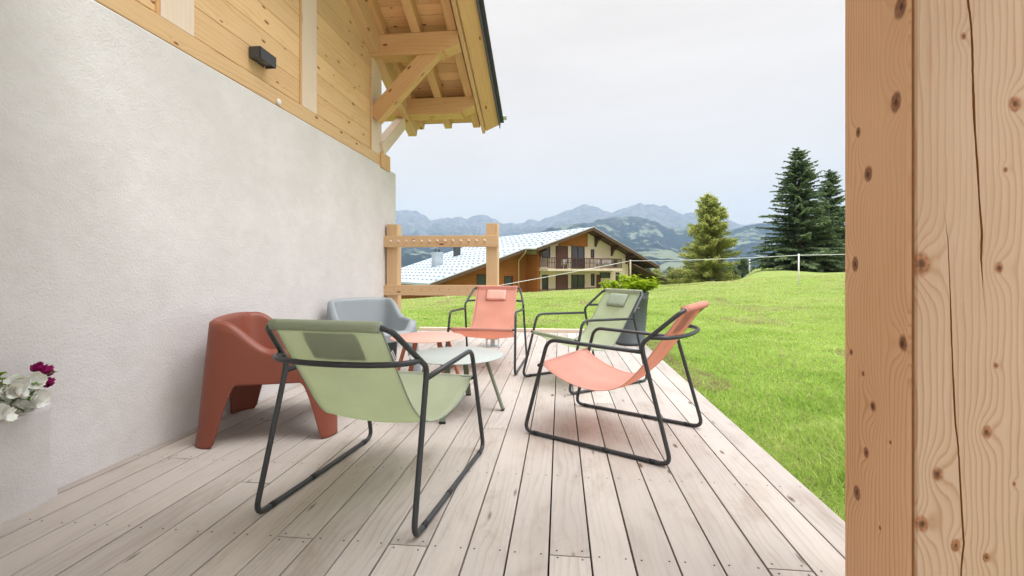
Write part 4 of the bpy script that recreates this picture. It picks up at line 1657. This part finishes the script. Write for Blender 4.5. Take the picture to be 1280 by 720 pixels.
posts = [(998.5, 319, 17.2, .035, 'white'), (788, 326, 24.0, .055, 'fence_wood'), (1180, 312, 14.0, .035, 'white'), (560, 368, 19.0, .05, 'fence_wood')]
tops = []
for px, py, F, r_, mt in posts:
    T_ = pix(px, py, F)
    zb_ = gz((px - 640) / 569 * F, F) - .15
    m_ = MB(); m_.tube([(T_.x, T_.y, zb_), (T_.x, T_.y, T_.z + .05)], r_ * .75, 10)
    m_.v = [tuple(Vector(v_) - ORW) for v_ in m_.v]
    m_.build("post", M[mt], wf)
    tops.append(T_)
order = [tops[2], tops[0], tops[1], tops[3]]
path = []
for a, b in zip(order[:-1], order[1:]):
    for k in range(12):
        t_ = k / 12
        path.append(a.lerp(b, t_) - Vector((0, 0, .22 * t_ * (1 - t_) * (1.0 if a is tops[0] else .6))) - ORW)
path.append(order[-1] - ORW)
m_ = MB(); m_.tube(path, .011, 6); m_.build("rope", M['rope'], wf)
# distant marker mast behind the larch
mm_ = MB(); b_ = pix(937, 333, 70); mm_.tube([(0, 0, -.6), (0, 0, 1.9)], .10, 8)
ms = mm_.build("marker_post", M['white'], None); ms.location = (b_.x, b_.y, gz((937 - 640) / 569 * 70, 70) + .3)
tag(ms, "slim white post far off between the larch and the spruces", "post")

# ------------------------------------------------------------------ trees
M['bark'] = leafy("bark", (.06, .042, .03), (.12, .09, .065), None, 0, 1.5)
M['spruce_leaf'] = leafy("spruce_needles", (.10, .16, .08), (.25, .33, .16), None, .3, .55)
M['larch_leaf'] = leafy("larch_needles", (.36, .42, .12), (.60, .62, .21), (.66, .57, .21), .6, .5)
M['bush_leaf'] = leafy("shrub_leaves", (.17, .22, .06), (.36, .39, .14), (.42, .36, .15), .25, .35)
M['far_leaf'] = leafy("far_tree_leaves", (.06, .10, .05), (.14, .18, .08), None, .2, .3)


def conifer(label, name, px, F, top_y, mat, half_w, seed, droop=.35, dens=1.0, lacy=0.0, gap=.0):
    rnd = random.Random(seed)
    xc = (px - 640) / 569 * F
    base = gz(xc, F)
    H = 1 + (336 - top_y) / 569 * F - base
    o = thing(name, label, "tree", c2w(xc, F, base - .1))
    mt, mc = MB(), MB()
    lean = Vector((rnd.uniform(-.02, .02), rnd.uniform(-.02, .02), 0))
    def ax(z_): return lean * z_ + Vector((.05 * math.sin(z_ * .8), .05 * math.cos(z_ * .7), z_))
    mt.tube([ax(H * k / 10) for k in range(11)], [.016 * H * (1 - k / 10) + .012 for k in range(11)], 8)
    z_ = H * .035
    while z_ < H * .985:
        u = z_ / H
        reach = half_w * ((1 - u) ** (.82 if lacy == 0 else .60)) * (.75 + .25 * smooth(u, 0, .10)) + .12
        nb = int(rnd.randint(6, 8) * dens)
        for k in range(nb):
            if rnd.random() < gap: continue
            a_ = rnd.uniform(0, 2 * math.pi)
            zj = z_ + rnd.uniform(-.018, .018) * H
            L_ = reach * (rnd.choice((.45, .7, .85, .95, 1.0, 1.3)) if lacy == 0 else rnd.choice((.4, .6, .8, .95, 1.1, 1.25)) * (1 + .25 * mnoise.noise((a_ * 1.5, z_ * .8, seed))))
            dr = droop * rnd.uniform(.4, 1.3)
            pts = []
            for i in range(6):
                s_ = i / 5
                rise = (.30 * u + .06) * L_ * s_ - dr * L_ * s_ * s_ * (1 - .5 * u) + .10 * L_ * s_ ** 3
                pts.append(ax(max(.1, zj)) + Vector((math.cos(a_) * L_ * s_, math.sin(a_) * L_ * s_, rise)))
            mt.tube(pts, [.010 * L_ * (1 - i / 6) + .006 for i in range(6)], 4, caps=False)
            ns = max(4, int(L_ * (15 if lacy == 0 else 19) * dens ** .5))
            for i in range(ns):
                s_ = .12 + .90 * (i + rnd.random()) / ns
                s_ = min(1.0, s_)
                j = min(4, int(s_ * 5)); f_ = s_ * 5 - j
                c_ = pts[j].lerp(pts[j + 1], f_)
                tang = (pts[j + 1] - pts[j]).normalized()
                sd = Vector((-math.sin(a_), math.cos(a_), 0))
                for sgn in (-1, 1):
                    wl_ = (.16 + .42 * (1 - s_) * L_ * .45) * rnd.uniform(.6, 1.25)
                    wl_ = min(wl_, .75)
                    d_ = (tang * rnd.uniform(.35, .9) + sd * sgn * rnd.uniform(.5, 1.0) + Vector((0, 0, rnd.uniform(-.5, .12)))).normalized()
                    e_ = d_.cross(Vector((rnd.uniform(-.5, .5), rnd.uniform(-.5, .5), 1))).normalized()
                    w_ = rnd.uniform(.05, .10) * (1.0 if lacy == 0 else 1.15)
                    m1 = c_ + d_ * wl_ * .5 + Vector((0, 0, rnd.uniform(-.04, .02)))
                    e1 = c_ + d_ * wl_ + Vector((0, 0, rnd.uniform(-.14, 0)))
                    for _ in range(2 if lacy else 0):
                        q_ = c_ + d_ * wl_ * rnd.uniform(.2, 1.1) + Vector((rnd.gauss(0, .10), rnd.gauss(0, .10), rnd.gauss(-.05, .12)))
                        a1 = Vector((rnd.gauss(0, 1), rnd.gauss(0, 1), rnd.gauss(0, 1))).normalized() * rnd.uniform(.05, .11)
                        a2 = a1.orthogonal() * .55
                        mc.add([q_ - a1, q_ + a2, q_ + a1, q_ - a2], [[0, 1, 2, 3]])
                    mc.add([c_ - e_ * w_ * .5, c_ + e_ * w_ * .5, m1 + e_ * w_, e1, m1 - e_ * w_], [[0, 1, 2, 3, 4]])
        z_ += H * .022 * rnd.uniform(.75, 1.3) * (1 - .35 * u)
    mt.build("trunk", M['bark'], o)
    mc.build("crown", mat, o)
    return o


conifer("tall dark green spruce at right with a pointed ragged top", "spruce_tree", 1000, 45, 182, M['spruce_leaf'], 4.4, 3, .30, 1.5)
conifer("shorter dark spruce partly hidden by the near timber post", "spruce_tree", 1041, 48, 209, M['spruce_leaf'], 3.3, 8, .30, 1.35)
conifer("low dark spruce filling in between the two taller ones", "spruce_tree", 1024, 46, 262, M['spruce_leaf'], 3.0, 12, .30, 1.3)
conifer("yellow green larch standing alone left of the spruces", "larch_tree", 886, 50, 241, M['larch_leaf'], 3.35, 5, .20, 1.45, lacy=1, gap=.2)


def shrub(px, py_top, F, wid, mat, seed, label, name="shrub", cat="shrub", n=3600):
    rnd = random.Random(seed)
    xc = (px - 640) / 569 * F
    base = gz(xc, F) - .2
    H = max(.8, 1 + (336 - py_top) / 569 * F - base)
    o = thing(name, label, cat, c2w(xc, F, base), group="shrubs and small trees along the far meadow edge")
    mt, mc = MB(), MB()
    cl = [(Vector((rnd.gauss(0, wid * .42), rnd.gauss(0, wid * .3), H * rnd.uniform(.25, .88))), rnd.uniform(.22, .42) * min(wid, H * .6)) for _ in range(16)]
    cl.append((Vector((0, 0, H * .86)), .2 * wid))
    for c_, r_ in cl:
        mt.tube([(c_.x * .2, c_.y * .2, 0), (c_.x * .6, c_.y * .6, c_.z * .6), tuple(c_)], [.05, .03, .01], 5, caps=False)
        for k in range(n // 12):
            d_ = Vector((rnd.gauss(0, 1), rnd.gauss(0, 1), rnd.gauss(0, .8))).normalized()
            q_ = c_ + d_ * r_ * rnd.uniform(.35, 1.1)
            s_ = rnd.uniform(.08, .17)
            a1 = Vector((rnd.gauss(0, 1), rnd.gauss(0, 1), rnd.gauss(0, 1))).normalized()
            a2 = a1.orthogonal().normalized()
            mc.add([q_ - a1 * s_, q_ + a2 * s_ * .6, q_ + a1 * s_, q_ - a2 * s_ * .6], [[0, 1, 2, 3]])
    mt.build("trunk", M['bark'], o)
    mc.build("crown", mat, o)
    return o


SH = [(806, 324, 56, 1.3, 'far_leaf', "narrow dark shrub right beside the chalet roof end"), (821, 331, 54, 2.4, 'bush_leaf', "yellowish shrub just right of the chalet"),
      (838, 328, 60, 2.2, 'far_leaf', "dark rounded shrub between chalet and larch"), (853, 333, 55, 2.4, 'bush_leaf', "olive shrub close to the left foot of the larch"),
      (868, 337, 53, 1.8, 'bush_leaf', "low shrub under the left side of the larch"), (908, 340, 53, 1.6, 'bush_leaf', "low shrub under the right side of the larch"),
      (928, 321, 85, 1.8, 'far_leaf', "small far tree seen right of the larch"), (917, 330, 75, 2.0, 'far_leaf', "dark far bush just right of the larch trunk"), (958, 338, 60, 1.8, 'far_leaf', "dark shrub at the left foot of the tall spruce")]
for i, (px, py, F, w_, mt, lb) in enumerate(SH):
    shrub(px, py, F, w_, M[mt], 40 + i, lb)
